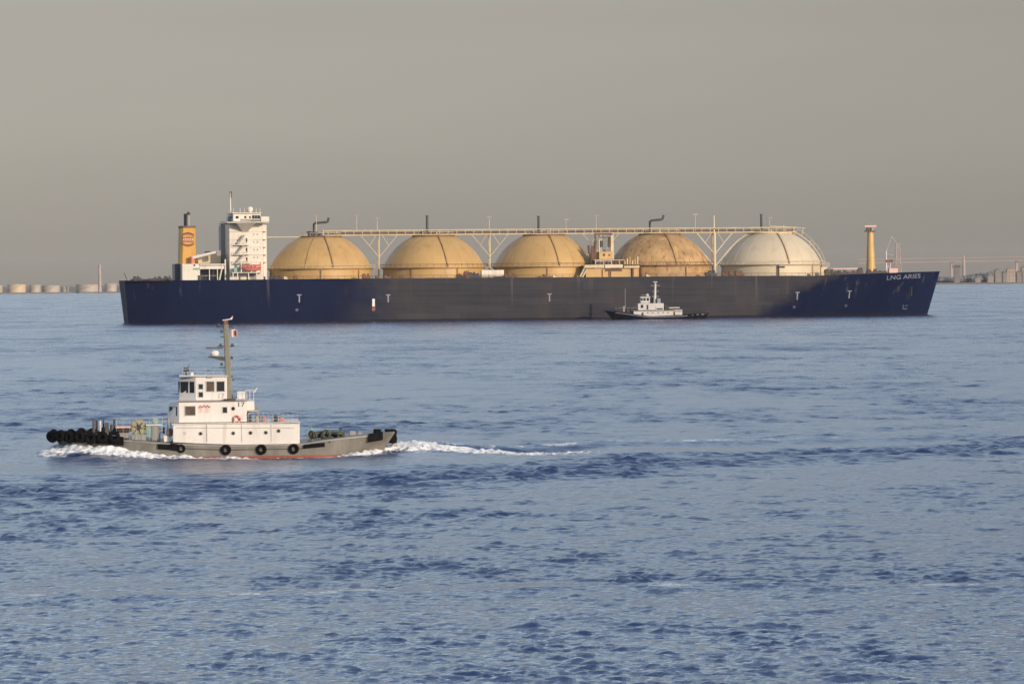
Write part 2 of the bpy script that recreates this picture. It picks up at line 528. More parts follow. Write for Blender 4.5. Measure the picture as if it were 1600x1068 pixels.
def foam_patch(name, label, x0, x1, y0, y1, step, fn):
    """a lumpy heap of foam: fn gives its thickness in tug coordinates, it dips under the water where thin"""
    xs, ys = np.arange(x0, x1, step), np.arange(y0, y1, step)
    tx, ty = np.meshgrid(xs, ys, indexing='ij')
    c, s = math.cos(TUG_A), math.sin(TUG_A)
    X = TUG_C[0] + tx * c - ty * s
    Y = TUG_C[1] + tx * s + ty * c
    z, _, _ = sea_state(X.ravel(), Y.ravel())
    z = z.reshape(X.shape)
    t = fn(tx, ty)
    lump = fbm(tx / 2.2, ty / 1.2, 5)
    h = t * (0.80 + 0.34 * lump) + 0.13 * (fbm(tx / 0.55 + 31, ty / 0.45, 4) - 0.1) - 0.13
    keep = (h > -0.25)
    Z = z + h
    idx = np.arange(X.size).reshape(X.shape)
    q = np.stack([idx[:-1, :-1], idx[1:, :-1], idx[1:, 1:], idx[:-1, 1:]], -1).reshape(-1, 4)
    kf = keep.ravel()[q].all(1) & (t.ravel()[q].max(1) > 0.03)
    q = q[kf]
    used, inv = np.unique(q.ravel(), return_inverse=True)
    P = np.stack([X.ravel(), Y.ravel(), Z.ravel()], 1)[used]
    mb = MB()
    mb.v = [tuple(p) for p in P]
    mb.f = [tuple(int(i) for i in r[::-1]) for r in inv.reshape(-1, 4)]
    o = mb.build(name, M['foam'], smooth=True, angle=180)
    a = o.data.attributes.new('thick', 'FLOAT', 'POINT'); a.data.foreach_set('value', h.ravel()[used].astype(np.float32))
    tag(o, label, 'foam', kind='stuff')


def bow_foam(x, y):
    # crest leaves the stem and thins out along the near side
    e = 4.0 * (1 - np.clip((x - 3) / 11.5, 0, 1) ** 2.2)            # hull edge at the waterline
    near = 0.98 * gauss(np.clip(y - e - 0.8, -0.7, None), 1.5) * smooth(1.0, 11.0, x) * smooth(17.0, 14.0, x)
    near += 0.24 * gauss(y - e - 0.6, 0.8) * smooth(-8, -1, x) * smooth(8, 3, x)
    front = 0.75 * gauss(x - 14.4, 1.5) * gauss(y - 0.8, 3.2)
    return np.maximum(near, front)


def stern_foam(x, y):
    wash = 0.62 * gauss(y + 0.2 + 0.30 * (x + 15), 2.2) * smooth(-37, -18, x) * smooth(-13.2, -15.8, x)
    side = 0.50 * gauss(y - 4.0 + 0.9 * np.clip(-11.5 - x, 0, 4), 0.9) * smooth(-18, -14, x) * smooth(-8.8, -11.5, x)
    return np.maximum(wash, side)

foam_patch('bow_wave_foam', 'white bow wave foam along the grey tug hull', -9, 17.5, -4.5, 8.5, 0.085, bow_foam)
foam_patch('stern_wash_foam', 'white wash behind the stern of the grey tug', -38, -8, -5, 10, 0.10, stern_foam)

# ------------------------------------------------------------------ far shore
land_m = paint('shore_ground', (0.15, 0.145, 0.14), 0.9, 0.3, 0.01)
mb = MB()
mb.hexa([(-5200, 3700, -2), (5200, 5600, -2), (5200, 9200, -2), (-5200, 9200, -2),
         (-5200, 3700, 1.6), (5200, 5600, 1.6), (5200, 9200, 1.6), (-5200, 9200, 1.6)])
tag(mb.build('shore', land_m), 'low hazy shore on the horizon', 'shore', kind='structure')


def shore_y(x):
    return 3700 + (x + 5200) / 10400 * 1900

tank_m = paint('tank_cream', (0.48, 0.38, 0.27), 0.6, 0.1, 0.05)
tank_m2 = paint('tank_pale', (0.36, 0.315, 0.275), 0.6, 0.1, 0.05)
tk = [(27, 29, 14, tank_m, 'brightest cream storage tank, leftmost on the left shore'),
      (56, 18, 13, tank_m2, 'narrow pale storage tank right of the brightest shore tank'),
      (81, 28, 12, tank_m2, 'wide dull storage tank in the middle of the left shore row'),
      (103, 11, 10, tank_m2, 'smallest storage tank of the left shore row'),
      (138, 37, 13, tank_m2, 'widest storage tank below the thin pink chimney on the left shore'),
      (174, 19, 14, tank_m2, 'storage tank nearest the big ship stern on the left shore'),
      (-8, 26, 13, tank_m2, 'storage tank cut off by the left picture edge')]
for u, w, hh, mt, lab in tk:
    y0 = shore_y((u - 800) * 0.762) + 24
    x0 = (u - 800) / 6000.0 * y0
    r, hgt = w / 2 / 1.31, hh / 1.31
    o = MB().lathe([(0, 1.5), (r, 1.5), (r, hgt), (r * 1.02, hgt), (r * 1.02, hgt + 0.35), (r * 0.6, hgt + 1.0), (0, hgt + 1.3)], (0, 0, 0), 28).build('tank_shell', mt, smooth=True)
    t = empty('storage_tank', (x0, y0, 0))
    o.parent = t
    st = MB().tube([(r * 1.02 * math.cos(R(200 + k * 9)), r * 1.02 * math.sin(R(200 + k * 9)), 1.7 + k * (hgt - 1.7) / 12) for k in range(13)], 0.25, 4)
    st.build('stair', M['steel'], t)
    tag(t, lab, 'tank', 'tanks on the far left shore')


def chimney(u, Y, top, w, label, nseg=6):
    x0 = (u - 800) / 6000.0 * Y
    t = empty('striped_chimney', (x0, Y, 1.5))
    for k in range(nseg):
        z0, z1 = top * k / nseg, top * (k + 1) / nseg
        r0, r1 = w / 2 * (1 - 0.4 * k / nseg), w / 2 * (1 - 0.4 * (k + 1) / nseg)
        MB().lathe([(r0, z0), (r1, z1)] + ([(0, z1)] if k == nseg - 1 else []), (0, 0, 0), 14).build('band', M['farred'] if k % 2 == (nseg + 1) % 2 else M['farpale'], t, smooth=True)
    tag(t, label, 'chimney')

chimney(157, 4520, 32, 4.5, 'thin pale pink chimney behind the left shore tanks')
chimney(1507, 5250, 36, 5.0, 'thin pink chimney beside the grey harbour tower on the right')


def lattice(u, Y, top, w, label, name='lattice_tower', jib=None):
    x0 = (u - 800) / 6000.0 * Y
    t = empty(name, (x0, Y, 1.5))
    nb = 6
    for k in range(nb):
        z0, z1 = top * k / nb, top * (k + 1) / nb
        w0, w1 = w / 2 * (1 - 0.55 * k / nb), w / 2 * (1 - 0.55 * (k + 1) / nb)
        mbx = MB()
        for sx in (-1, 1):
            for sy in (-1, 1):
                mbx.tube([(sx * w0, sy * w0, z0), (sx * w1, sy * w1, z1)], 0.6, 5)
            mbx.tube([(sx * w0, -w0, z0), (-sx * w1, -w1, z1)], 0.4, 5)
        mbx.box(-w1, w1, -w1, w1, z1 - 0.5, z1)
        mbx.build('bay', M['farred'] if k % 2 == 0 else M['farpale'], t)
    if jib:
        for (p, q) in jib:
            MB().tube([p, q], [0.8, 0.5], 6).build('jib', M['farpale'], t)
    tag(t, label, 'tower')

lattice(1269, 5200, 58, 11, 'faint red and white lattice tower above the white dome edge')
lattice(1404, 5100, 52, 9, 'faint pinkish crane tower seen just behind the ship bow', 'harbour_crane', [((0, 0, 50), (-8, 0, 62)), ((-8, 0, 62), (-16, 0, 40)), ((0, 0, 34), (-17, 0, 40))])

# the long low bridge on the right
bt = empty('long_bridge', (620, 5150, 0))
bridge_m = paint('bridge_paint', (0.38, 0.29, 0.27), 0.7, 0.1, 0.02)
mb = MB(); mb.hexa([(-150, 60, 28.0), (620, -120, 32.0), (620, -108, 32.0), (-150, 72, 28.0), (-150, 60, 29.6), (620, -120, 33.6), (620, -108, 33.6), (-150, 72, 29.6)])
mb.build('deck', bridge_m, bt)
mb = MB(); mb.hexa([(-150, 59, 33.0), (620, -121, 38.0), (620, -120.2, 38.0), (-150, 59.8, 33.0), (-150, 59, 34.0), (620, -121, 39.2), (620, -120.2, 39.2), (-150, 59.8, 34.0)])
mb.build('railing', bridge_m, bt)
for k in range(9):
    x = -110 + k * 85
    yy = 60 - (x + 150) / 770 * 180 + 6
    MB().box(x - 1.6, x + 1.6, yy - 3, yy + 3, 1.2, 28.6 + (x + 150) / 770 * 4).build('pier', bridge_m, bt)
tag(bt, 'long faint pinkish bridge on thin piers across the right horizon', 'bridge')

# grey harbour tower
ht = empty('harbour_tower', (581, 5010, 1.5))
tw_m = paint('harbour_grey', (0.165, 0.155, 0.155), 0.8, 0.15, 0.1)
MB().box(-3.6, 3.6, -4, 4, 0, 19).build('shaft', tw_m, ht)
MB().box(-5.2, 4.6, -5, 5, 19, 23.5).build('head', tw_m, ht)
for k in range(3):
    MB().box(-3.2 + 2.6 * k, -1.4 + 2.6 * k, -5.06, -4.9, 20.2, 22.2).build('window', M['glass'], ht)
tag(ht, 'dark grey harbour tower with wider top on the right shore', 'tower')

M['farwin'] = paint('far_window', (0.15, 0.145, 0.15), 0.4, 0.1, 0.2)  # grey instead of dark glass: distance haze put into the colour
bcols = [(0.26, 0.22, 0.19), (0.23, 0.20, 0.185), (0.34, 0.28, 0.225), (0.19, 0.18, 0.18), (0.25, 0.215, 0.195)]  # wall colours drawn towards the sky tone to imitate haze
blds = [(1548, 9, 12, 0, 'low pale brown shed at the end of the right wood'),
        (1560, 10, 22, 1, 'brown block left of the cream warehouse on the right shore'),
        (1570, 7, 17, 3, 'small dark grey block beside the cream warehouse'),
        (1580, 13, 24, 2, 'tall cream warehouse on the right shore'),
        (1593, 9, 18, 3, 'dark grey building right of the cream warehouse'),
        (1602, 11, 27, 4, 'pinkish brown building at the right picture edge'),
        (1528, 8, 8, 1, 'low brown hut in front of the right wood')]
for u, w, hh, ci, lab in blds:
    Y = 4990
    x0 = (u - 800) / 6000.0 * Y
    ww, hz = w / 2 / 1.2, hh * 0.85 / 1.2
    t = empty('harbour_building', (x0, Y, 1.5))
    bm_ = paint('harbour_wall_%d' % ci, bcols[ci], 0.8, 0.15, 0.1)
    MB().box(-ww, ww, -6, 6, 0, hz).build('wall', bm_, t)
    MB().prism([(-ww - 0.4, hz), (ww + 0.4, hz), (0, hz + 2.2)], -6.4, 6.4).build('roof', paint('harbour_roof_%d' % ci, tuple(c * 0.7 for c in bcols[ci]), 0.8), t)
    for zz in range(int(hz // 5)):
        for k in (-1, 1):
            MB().box(k * ww * 0.5 - ww * 0.2, k * ww * 0.5 + ww * 0.2, -6.08, -5.95, 2.4 + zz * 5, 3.8 + zz * 5).build('window', M['farwin'], t)
    tag(t, lab, 'building', 'buildings on the right shore')

# a far wood on the right shore: one uncountable mass
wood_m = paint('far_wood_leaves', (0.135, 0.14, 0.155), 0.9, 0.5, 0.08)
random.seed(4)
mb = MB()
for k in range(420):
    u = 1462 + 300 * random.random()
    Y = 5060 + 60 * random.random()
    x0 = (u - 800) / 6000.0 * Y
    hz = (7 + 8 * random.random()) * (0.55 + 0.45 * min(1, max(0, (u - 1500) / 40)))
    rr = 4 + 4 * random.random()
    n0 = 7
    prof = [(0.2, 0), (rr * 0.8, hz * 0.3), (rr, hz * 0.55), (rr * 0.6, hz * 0.9), (0.1, hz)]
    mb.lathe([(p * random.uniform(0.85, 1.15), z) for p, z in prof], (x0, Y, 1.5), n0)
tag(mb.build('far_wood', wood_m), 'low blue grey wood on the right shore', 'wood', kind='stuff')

# ------------------------------------------------------------------ the gas carrier
SHIP_C = (5.62, 1376.43, 0)
SHIP_A = R(9.145)


def S(u, v, y):
    """image pixel coordinates -> metres in the ship's own frame (x along the keel, z up) on the plane y"""
    a = u - 830.0
    bb = v - 499.0
    x = (1.56 + 0.1663 * y) + (0.23259 + 0.000171 * y) * a + 6.24e-6 * a * a
    z = (-0.258 - 0.01144 * y) - (0.002576 + 1.8e-6 * y) * a - (0.22936 + 0.000169 * y) * bb - 6.14e-6 * a * bb
    return x, z

ship = empty('gas_carrier', SHIP_C, SHIP_A)
tag(ship, 'huge navy gas carrier with five round domed tanks at anchor', 'ship')
HB = 21.8


def deck_z(x):
    return float(np.interp(x, [-150, -120, -50, 20, 70, 104, 110, 135, 153], [15.1, 15.0, 15.0, 14.75, 14.7, 14.45, 14.75, 15.3, 15.65]))


def half_b(x, z):
    zt = min(max(z / 15.0, -0.1), 1.05)
    xb = 147.3 + 5.3 * max(zt, 0) ** 1.0         # stem
    xs = 58 + 26 * zt
    if x > xs:
        t = min(1, (x - xs) / (xb - xs))
        return HB * (1 - t ** (1.75 + 0.75 * zt)) * 1.0
    xa = -143.2 - 1.6 * max(zt, 0)
    xq = -92 - 18 * zt
    if x < xq:
        t = min(1, (xq - x) / (xq - xa))
        return HB * (1 - (0.42 - 0.2 * zt) * t ** 2.2)
    return HB


def build_hull():
    ns, nz = 90, 12
    tt = np.linspace(0, 1, ns)
    # denser towards the ends
    tt = 0.5 - 0.5 * np.cos(tt * math.pi)
    vv = []
    for i in range(ns):
        for side in (-1, 1):
            for k in range(nz):
                zt = k / (nz - 1)
                xa = -143.2 - 1.6 * zt
                xb = 147.3 + 5.3 * zt
                x = xa + (xb - xa) * tt[i]
                z = -1.5 + (deck_z(x) + 1.5) * zt
                vv.append((x, side * half_b(x, z * 1.0) if i < ns - 1 else side * 0.02, z))
    ff = []
    row = 2 * nz
    for i in range(ns - 1):
        for k in range(nz - 1):
            a = i * row + k; bq = (i + 1) * row + k
            ff.append((a, bq, bq + 1, a + 1))
            a += nz; bq += nz
            ff.append((a + 1, bq + 1, bq, a))
        ff.append((i * row + nz - 1, (i + 1) * row + nz - 1, (i + 1) * row + 2 * nz - 1, i * row + 2 * nz - 1))
    for k in range(nz - 1):
        ff.append((k, k + 1, nz + k + 1, nz + k))
    m, n, l, b = new_mat('ship_hull_paint')
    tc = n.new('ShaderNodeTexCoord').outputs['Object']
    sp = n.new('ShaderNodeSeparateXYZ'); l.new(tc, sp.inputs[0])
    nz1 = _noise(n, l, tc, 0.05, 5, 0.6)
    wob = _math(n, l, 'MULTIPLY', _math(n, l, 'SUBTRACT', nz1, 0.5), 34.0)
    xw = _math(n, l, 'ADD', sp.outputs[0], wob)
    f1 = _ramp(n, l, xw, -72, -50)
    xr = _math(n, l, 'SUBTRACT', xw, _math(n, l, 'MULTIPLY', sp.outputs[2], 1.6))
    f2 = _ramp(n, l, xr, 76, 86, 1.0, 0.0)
    mid_grey = _math(n, l, 'MULTIPLY', f1, f2)  # grey tone along the mid-body, navy towards both ends
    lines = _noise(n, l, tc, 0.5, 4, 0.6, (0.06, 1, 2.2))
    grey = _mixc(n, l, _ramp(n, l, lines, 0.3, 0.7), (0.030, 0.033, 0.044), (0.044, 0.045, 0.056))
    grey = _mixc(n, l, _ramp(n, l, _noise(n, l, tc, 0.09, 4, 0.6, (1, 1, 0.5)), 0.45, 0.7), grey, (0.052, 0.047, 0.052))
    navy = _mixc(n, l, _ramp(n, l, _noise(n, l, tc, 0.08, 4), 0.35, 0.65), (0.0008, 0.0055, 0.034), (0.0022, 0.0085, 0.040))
    c = _mixc(n, l, mid_grey, navy, grey)
    # shell plates: slight differences from plate to plate
    cmb = n.new('ShaderNodeCombineXYZ'); l.new(sp.outputs[0], cmb.inputs[0]); l.new(sp.outputs[2], cmb.inputs[1])
    bk = n.new('ShaderNodeTexBrick'); l.new(cmb.outputs[0], bk.inputs['Vector'])
    bk.inputs['Color1'].default_value = (0.78, 0.78, 0.78, 1); bk.inputs['Color2'].default_value = (1.15, 1.15, 1.15, 1); bk.inputs['Mortar'].default_value = (0.7, 0.7, 0.7, 1)
    bk.inputs['Scale'].default_value = 1.0; bk.inputs['Brick Width'].default_value = 11.0; bk.inputs['Row Height'].default_value = 2.6; bk.inputs['Mortar Size'].default_value = 0.07
    c = _mixc(n, l, 0.55, c, bk.outputs['Color'], 'MULTIPLY')
    # drain streaks down from the deck edge
    stk = _ramp(n, l, _noise(n, l, tc, 0.5, 3, 0.5, (1, 1, 0.03)), 0.60, 0.74)
    top = _ramp(n, l, sp.outputs[2], 2.0, 15.0)
    c = _mixc(n, l, _math(n, l, 'MULTIPLY', _math(n, l, 'MULTIPLY', stk, top), 0.45), c, (0.14, 0.13, 0.13))
    rs = _ramp(n, l, _noise(n, l, tc, 0.35, 6, 0.7, (1, 1, 0.3)), 0.62, 0.75)
    c = _mixc(n, l, _math(n, l, 'MULTIPLY', rs, 0.35), c, (0.085, 0.035, 0.03))
    boot = _ramp(n, l, _math(n, l, 'ADD', sp.outputs[2], _math(n, l, 'MULTIPLY', nz1, 0.5)), 0.75, 0.95, 1.0, 0.0)
    c = _mixc(n, l, _math(n, l, 'MULTIPLY', boot, 0.8), c, (0.012, 0.010, 0.012))
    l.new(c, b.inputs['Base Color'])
    b.inputs['Roughness'].default_value = 0.6
    b.inputs['Specular IOR Level'].default_value = 0.05
    mb = MB().add(vv, ff)
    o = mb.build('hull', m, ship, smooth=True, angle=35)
    return o

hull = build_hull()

def on_hull(name, polys, mat, parent, off=0.06):
    """flat paint marks that follow the near (starboard) side of the hull; polys in ship x, z"""
    vv, ff = [], []
    for pv, pf in polys:
        o = len(vv)
        vv += [(x, -half_b(x, z) - off, z) for x, z in pv]
        ff += [tuple(i + o for i in f) for f in pf]
    ob = MB().add(vv, ff).build(name, mat, parent)
    sm = ob.modifiers.new('thickness', 'SOLIDIFY'); sm.thickness = 0.03
    return ob

def rect(x0, x1, z0, z1):
    return ([(x0, z0), (x1, z0), (x1, z1), (x0, z1)], [(0, 1, 2, 3)])

def disc(x, z, r, n=12):
    return ([(x + r * math.cos(2 * math.pi * k / n), z + r * math.sin(2 * math.pi * k / n)) for k in range(n)], [tuple(range(n))])

# ship's name, push marks, draught marks
tv, tf = text_mesh('LNG ARIES', 1.55, 14.4)
nx0, nz0 = S(1381, 438.5, -9)
cut = np.sort(tv[:, 0]); gi = np.argmax(np.diff(cut)); cut = (cut[gi] + cut[gi + 1]) / 2
for side in (0, 1):
    fs = [f for f in tf if (tv[f[0], 0] > cut) == bool(side)]
    ids = sorted({i for f in fs for i in f}); mp_ = {i: k for k, i in enumerate(ids)}
    on_hull('ship_name', [([(nx0 + tv[i][0], nz0 + 0.25 + tv[i][1] + 0.045 * tv[i][0]) for i in ids], [tuple(mp_[i] for i in f) for f in fs])], M['markgrey'], hull)
for u, v, dot in ((467, 466, True), (606, 466, False), (858, 464.5, False), (1247, 462, True), (1328, 460, True)):
    x, z = S(u, v, -HB)
    if u == 1328: x, z = S(u, v, -17)
    polys = [rect(x - 0.24, x + 0.24, z - 1.4, z + 1.05), rect(x - 0.8, x + 0.8, z + 1.05, z + 1.4)]
    on_hull('push_mark', polys, M['markgrey'], hull)
    if dot:
        on_hull('push_mark_dot', [disc(x - 0.9, z - 4.0, 0.55)], M['markfaded'], hull)
x, z = S(583, 473, -HB)
on_hull('pilot_mark', [rect(x - 0.45, x + 0.45, z - 1.2, z + 1.4)], M['markwhite'], hull)
on_hull('pilot_mark_base', [rect(x - 0.6, x + 0.6, z - 2.8, z - 1.25)], M['darkred'], hull)
x, z = S(1415, 482, -6)
on_hull('bow_mark', [rect(x - 1.0, x + 1.0, z - 0.3, z + 0.1), rect(x - 1.0, x - 0.5, z + 0.12, z + 1.4), rect(x + 0.1, x + 1.0, z + 0.8, z + 1.2)], M['markfaded'], hull)
x, z = S(1423, 452, -6)
on_hull('anchor_recess', [rect(x - 0.7, x + 0.7, z - 2.5, z + 1.0)], M['navyplain'], hull)
ax = x
MB().tube([(ax, -half_b(ax, z) - 0.4, z + 0.8), (ax + 0.1, -half_b(ax, z - 2) - 0.5, z - 2.4)], 0.3, 6).build('anchor', M['gear'], hull)
# ---- domes
DOMES = [(501, 'ochre'), (677.5, 'ochre'), (850, 'ochre'), (1031, 'ochre_rusty'), (1205, 'ivory')]
RS, ZC = 19.25, 11.95
def dome(u, mk, idx):
    cx, _ = S(u, 440, 0)
    prof = [(18.15, 14.4), (18.15, 18.15), (18.55, 18.2), (18.55, 18.6)]
    a0 = math.asin((18.6 - ZC) / RS)
    a1 = math.asin((29.9 - ZC) / RS)
    for k in range(19):
        a = a0 + (a1 - a0) * k / 18
        prof.append((RS * math.cos(a), ZC + RS * math.sin(a)))
    prof.append((0, 30.6))
    d = MB().lathe(prof, (cx, 0, 0), 64).build('dome', M[mk], ship, smooth=True, angle=30)
    # ribs: raised meridian seams of the cover plates
    for k in range(20):
        az = R(9 + 18 * k)
        pts = []
        for j in range(11):
            a = a0 + (a1 - a0) * j / 10
            r = RS * math.cos(a) + 0.02
            pts.append((cx + r * math.cos(az), r * math.sin(az), ZC + RS * math.sin(a)))
        MB().tube(pts, 0.045, 4).build('rib', M[mk], d)
    # stairway that climbs the near side
    pts = []
    for j in range(15):
        a = a0 + (a1 - a0) * j / 14
        az = R(-90 + 8 - 4 * j / 14)
        r = RS * math.cos(a) + 0.25
        pts.append((cx + r * math.cos(az), r * math.sin(az), ZC + RS * math.sin(a) + 0.15))
    MB().tube(pts, 0.17, 6).build('stairway', M['seam'], d)
    if idx == 0:
        pts2 = []
        for j in range(12):
            a = a0 + (a1 - a0) * j / 11
            az = R(-90 - 24 + 2 * j / 11)
            r = RS * math.cos(a) + 0.1
            pts2.append((cx + r * math.cos(az), r * math.sin(az), ZC + RS * math.sin(a)))
        MB().tube(pts2, 0.14, 6).build('pipe_line', M['seam'], d)
    # walkway round the foot with railing, platform on the crown
    MB().lathe([(18.55, 18.62), (19.5, 18.62), (19.5, 18.85), (18.55, 18.85)], (cx, 0, 0), 48, None, True).build('foot_walkway', M['rust' if idx == 3 else mk], d)
    rl = MB()
    rl.torus((cx, 0, 19.85), 19.4, 0.07, Matrix.Identity(3), 48, 4)
    for k in range(48):
        a = 2 * math.pi * k / 48
        rl.tube([(cx + 19.4 * math.cos(a), 19.4 * math.sin(a), 18.8), (cx + 19.4 * math.cos(a), 19.4 * math.sin(a), 19.85)], 0.06, 4)
    rl.build('foot_railing', M['rust' if idx in (1, 2, 3) else 'cream'], d)
    MB().lathe([(5.2, 29.5), (7.6, 29.75), (7.6, 30.15), (0.1, 30.15)], (cx, 0, 0), 32).build('crown_platform', M['rust' if idx < 4 else 'cream'], d)
    rl = MB()
    rl.torus((cx, 0, 31.2), 7.4, 0.07, Matrix.Identity(3), 32, 4)
    for k in range(20):
        a = 2 * math.pi * k / 20
        rl.tube([(cx + 7.4 * math.cos(a), 7.4 * math.sin(a), 30.1), (cx + 7.4 * math.cos(a), 7.4 * math.sin(a), 31.2)], 0.06, 4)
    rl.build('crown_railing', M['cream'], d)
    # drainage/deck piping beside the foot
    for az in ((-122, -71) if idx % 2 else (-96, -50)):
        a = R(az)
        MB().tube([(cx + 18.6 * math.cos(a), 18.6 * math.sin(a), 14.6), (cx + 18.6 * math.cos(a), 18.6 * math.sin(a), 18.6)], 0.15, 6).build('down_pipe', M['seam'], d)
    return d, cx

domes = [dome(u, mk, i) for i, (u, mk) in enumerate(DOMES)]

def vent(idx, u_stem, top_v, goose):
    d, cx = domes[idx]
    y = -1.0
    def P(u, v): 
        x, z = S(u, v, y); return (x, y, z)
    vm = MB()
    if goose:
        (u1, v1), (u2, v2), (u3, v3) = goose
        vm.tube([P(u_stem, 371), P(u_stem, v1 + 1.5), P(u_stem + 2, v1), P(u2 - 2, v2), P(u2, v2 - 1.5), P(u3, v3)], 0.42, 8)
    else:
        vm.tube([P(u_stem, 371), P(u_stem, top_v)], [0.5, 0.42], 8)
        vm.tube([P(u_stem, top_v), P(u_stem, top_v - 1.2)], [0.6, 0.6], 8)
    vm.build('vent_mast', M['pipe'], d, smooth=True)
    for k, (du, v0, v1, w) in enumerate(((-7, 370, 361, 1.1), (-3.5, 370, 363, 0.8), (4, 370, 362.5, 0.7), (9, 370, 364, 0.8), (14, 370, 359, 0.35))):
        x0, z0 = S(u_stem + du, v0, y); x1, z1 = S(u_stem + du, v1, y)
        MB().lathe([(0, z0), (w * 0.6, z0), (w * 0.6, z1 - 1.0), (w, z1 - 0.9), (w, z1 - 0.2), (w * 0.5, z1), (0, z1)], (x0, y - 1.2, 0), 8).build('relief_valve', M['pipe'] if k < 4 else M['cream'], d)

vent(0, 491, 0, [(491, 348.5), (513, 347), (514.5, 340)])
vent(1, 668, 338, None)
vent(2, 842, 338.5, None)
vent(3, 1016, 0, [(1016, 344.5), (1036, 343), (1037.5, 336)])
vent(4, 1190, 335.5, None)

# ---- catwalk and pipe trunk along the crowns
cw = MB()
YC = -2.0
x_a, _ = S(508, 365, YC); x_b, _ = S(1243, 365, YC)
zb, zt = 30.35, 32.0
wk = empty('catwalk', (0, 0, 0)); wk.parent = ship
MB().box(x_a, x_b, YC - 1.3, YC + 1.3, zb - 0.15, zb + 0.2).build('walkway', M['walk'], wk)
for yy in (YC - 1.3, YC + 1.3):
    MB().box(x_a, x_b, yy - 0.13, yy + 0.13, zt - 0.12, zt + 0.18).build('handrail', M['walk'], wk)
    MB().tube([(x_a, yy * 0.5, zb + 0.75), (x_b, yy * 0.5, zb + 0.75)], 0.28, 8).build('pipe', M['rust'] if yy < -2 else M['cream'], wk)
ps = MB().box(-0.08, 0.08, -0.08, 0.08, 0.0, zt - zb - 0.2).build('post', M['cream'], wk)
ps.location = (x_a + 1, YC - 1.3, zb + 0.2)
for k in range(1, 56):
    c = ps.copy(); COL.objects.link(c); c.parent = wk
    c.location = (x_a + 1 + (x_b - x_a - 2) * k / 55, YC - 1.3, zb + 0.2)
# thin line from the bridge house to the first dome
xh, zh = S(418, 370.5, YC)
MB().box(xh, x_a + 1.5, YC - 0.2, YC + 0.2, zh - 0.12, zh + 0.12).build('forward_pipe', M['cream'], wk)

def support(u, strong):
    t = empty('support_tower', (0, 0, 0)); t.parent = ship
    x, _ = S(u, 400, YC)
    r = 0.5 if strong else 0.2
    mt = M['ivory'] if strong else M['cream']
    for yy in (YC - 1.3, YC + 1.3):
        MB().tube([(x, yy, 14.6), (x, yy, zb - 0.2)], r, 8).build('leg', mt, t)
    for sgn in (-1, 1):
        MB().tube([(x, YC - 1.3, 22.5), (x + sgn * 6.5, YC - 1.3, zb - 0.2)], 0.22 if strong else 0.12, 6).build('strut', mt, t)
        MB().tube([(x + sgn * 3.4, YC - 1.3, 26.7), (x + sgn * 1.2, YC - 1.3, zb - 0.2)], 0.10, 6).build('strut', mt, t)
        if strong:
            MB().tube([(x, YC - 1.3, 18.0), (x + sgn * 6.0, YC - 1.3, 25.0)], 0.26, 6).build('strut', mt, t)
    for zz in (18, 22, 26):
        MB().tube([(x, YC - 1.3, zz), (x, YC + 1.3, zz)], 0.16, 6).build('rung', mt, t)
    return t
for u, s in ((592, 0), (765, 0), (938, 0), (1115.5, 1)):
    support(u, s)
# the tall post on the fourth gap, and the thin lamp posts
def lamp_post(u, v_top, v_bot, r, mt, y=YC, head=True):
    x, z1 = S(u, v_top, y); _, z0 = S(u, v_bot, y)
    t = empty('lamp_post', (0, 0, 0)); t.parent = ship
    MB().tube([(x, y, z0), (x, y, z1)], [r, r * 0.7], 6).build('post', mt, t)
    if head:
        MB().box(x - 0.9, x + 0.9, y - 0.3, y + 0.3, z1, z1 + 0.45).build('lamp_head', M['steel'], t)
lamp_post(1116, 337, 366, 0.34, M['ivory'], YC, False)
for u, v in ((495, 337), (558, 337), (590, 342), (765, 340), (932, 338), (1087, 336), (1203, 341), (885, 344)):
    lamp_post(u, v, 361, 0.11, M['cream'], YC)

# ---- fore end of the catwalk: sloping stair down the fifth dome
cx5 = domes[4][1]
pts = []
for j in range(10):
    a = R(69 - 52 * j / 9)
    pts.append((cx5 + (RS + 1.0) * math.cos(a), -1.0, ZC + (RS + 1.0) * math.sin(a)))
t = empty('fore_stair', (0, 0, 0)); t.parent = ship
MB().tube(pts, 0.16, 6).build('stringer', M['ivory'], t)
MB().tube([(p[0] + 0.7, -1, p[2] + 1.3) for p in pts], 0.07, 6).build('handrail', M['cream'], t)
for p in pts:
    MB().tube([p, (p[0] + 0.7, -1, p[2] + 1.3)], 0.05, 5).build('stanchion', M['cream'], t)
pts = []
for j in range(10):
    a = R(180 - 24 - 42 * j / 9)
    pts.append((cx5 + (RS + 0.6) * math.cos(a), -1.0, ZC + (RS + 0.6) * math.sin(a)))
MB().tube(pts, 0.30, 6).build('cargo_pipe', M['ivory'], t)
# crown deck frame on the fifth dome
fx, fz = S(1225, 361, YC)
mb = MB()
for dx in (-4, 0, 4, 7):
    mb.tube([(fx + dx, YC, fz - 1.2), (fx + dx, YC, fz + 2.2 - abs(dx) * 0.15)], 0.14, 5)
mb.tube([(fx - 5, YC, fz + 1.9), (fx + 8, YC, fz + 1.0)], 0.14, 5)
mb.build('crown_frame', M['cream'], t)

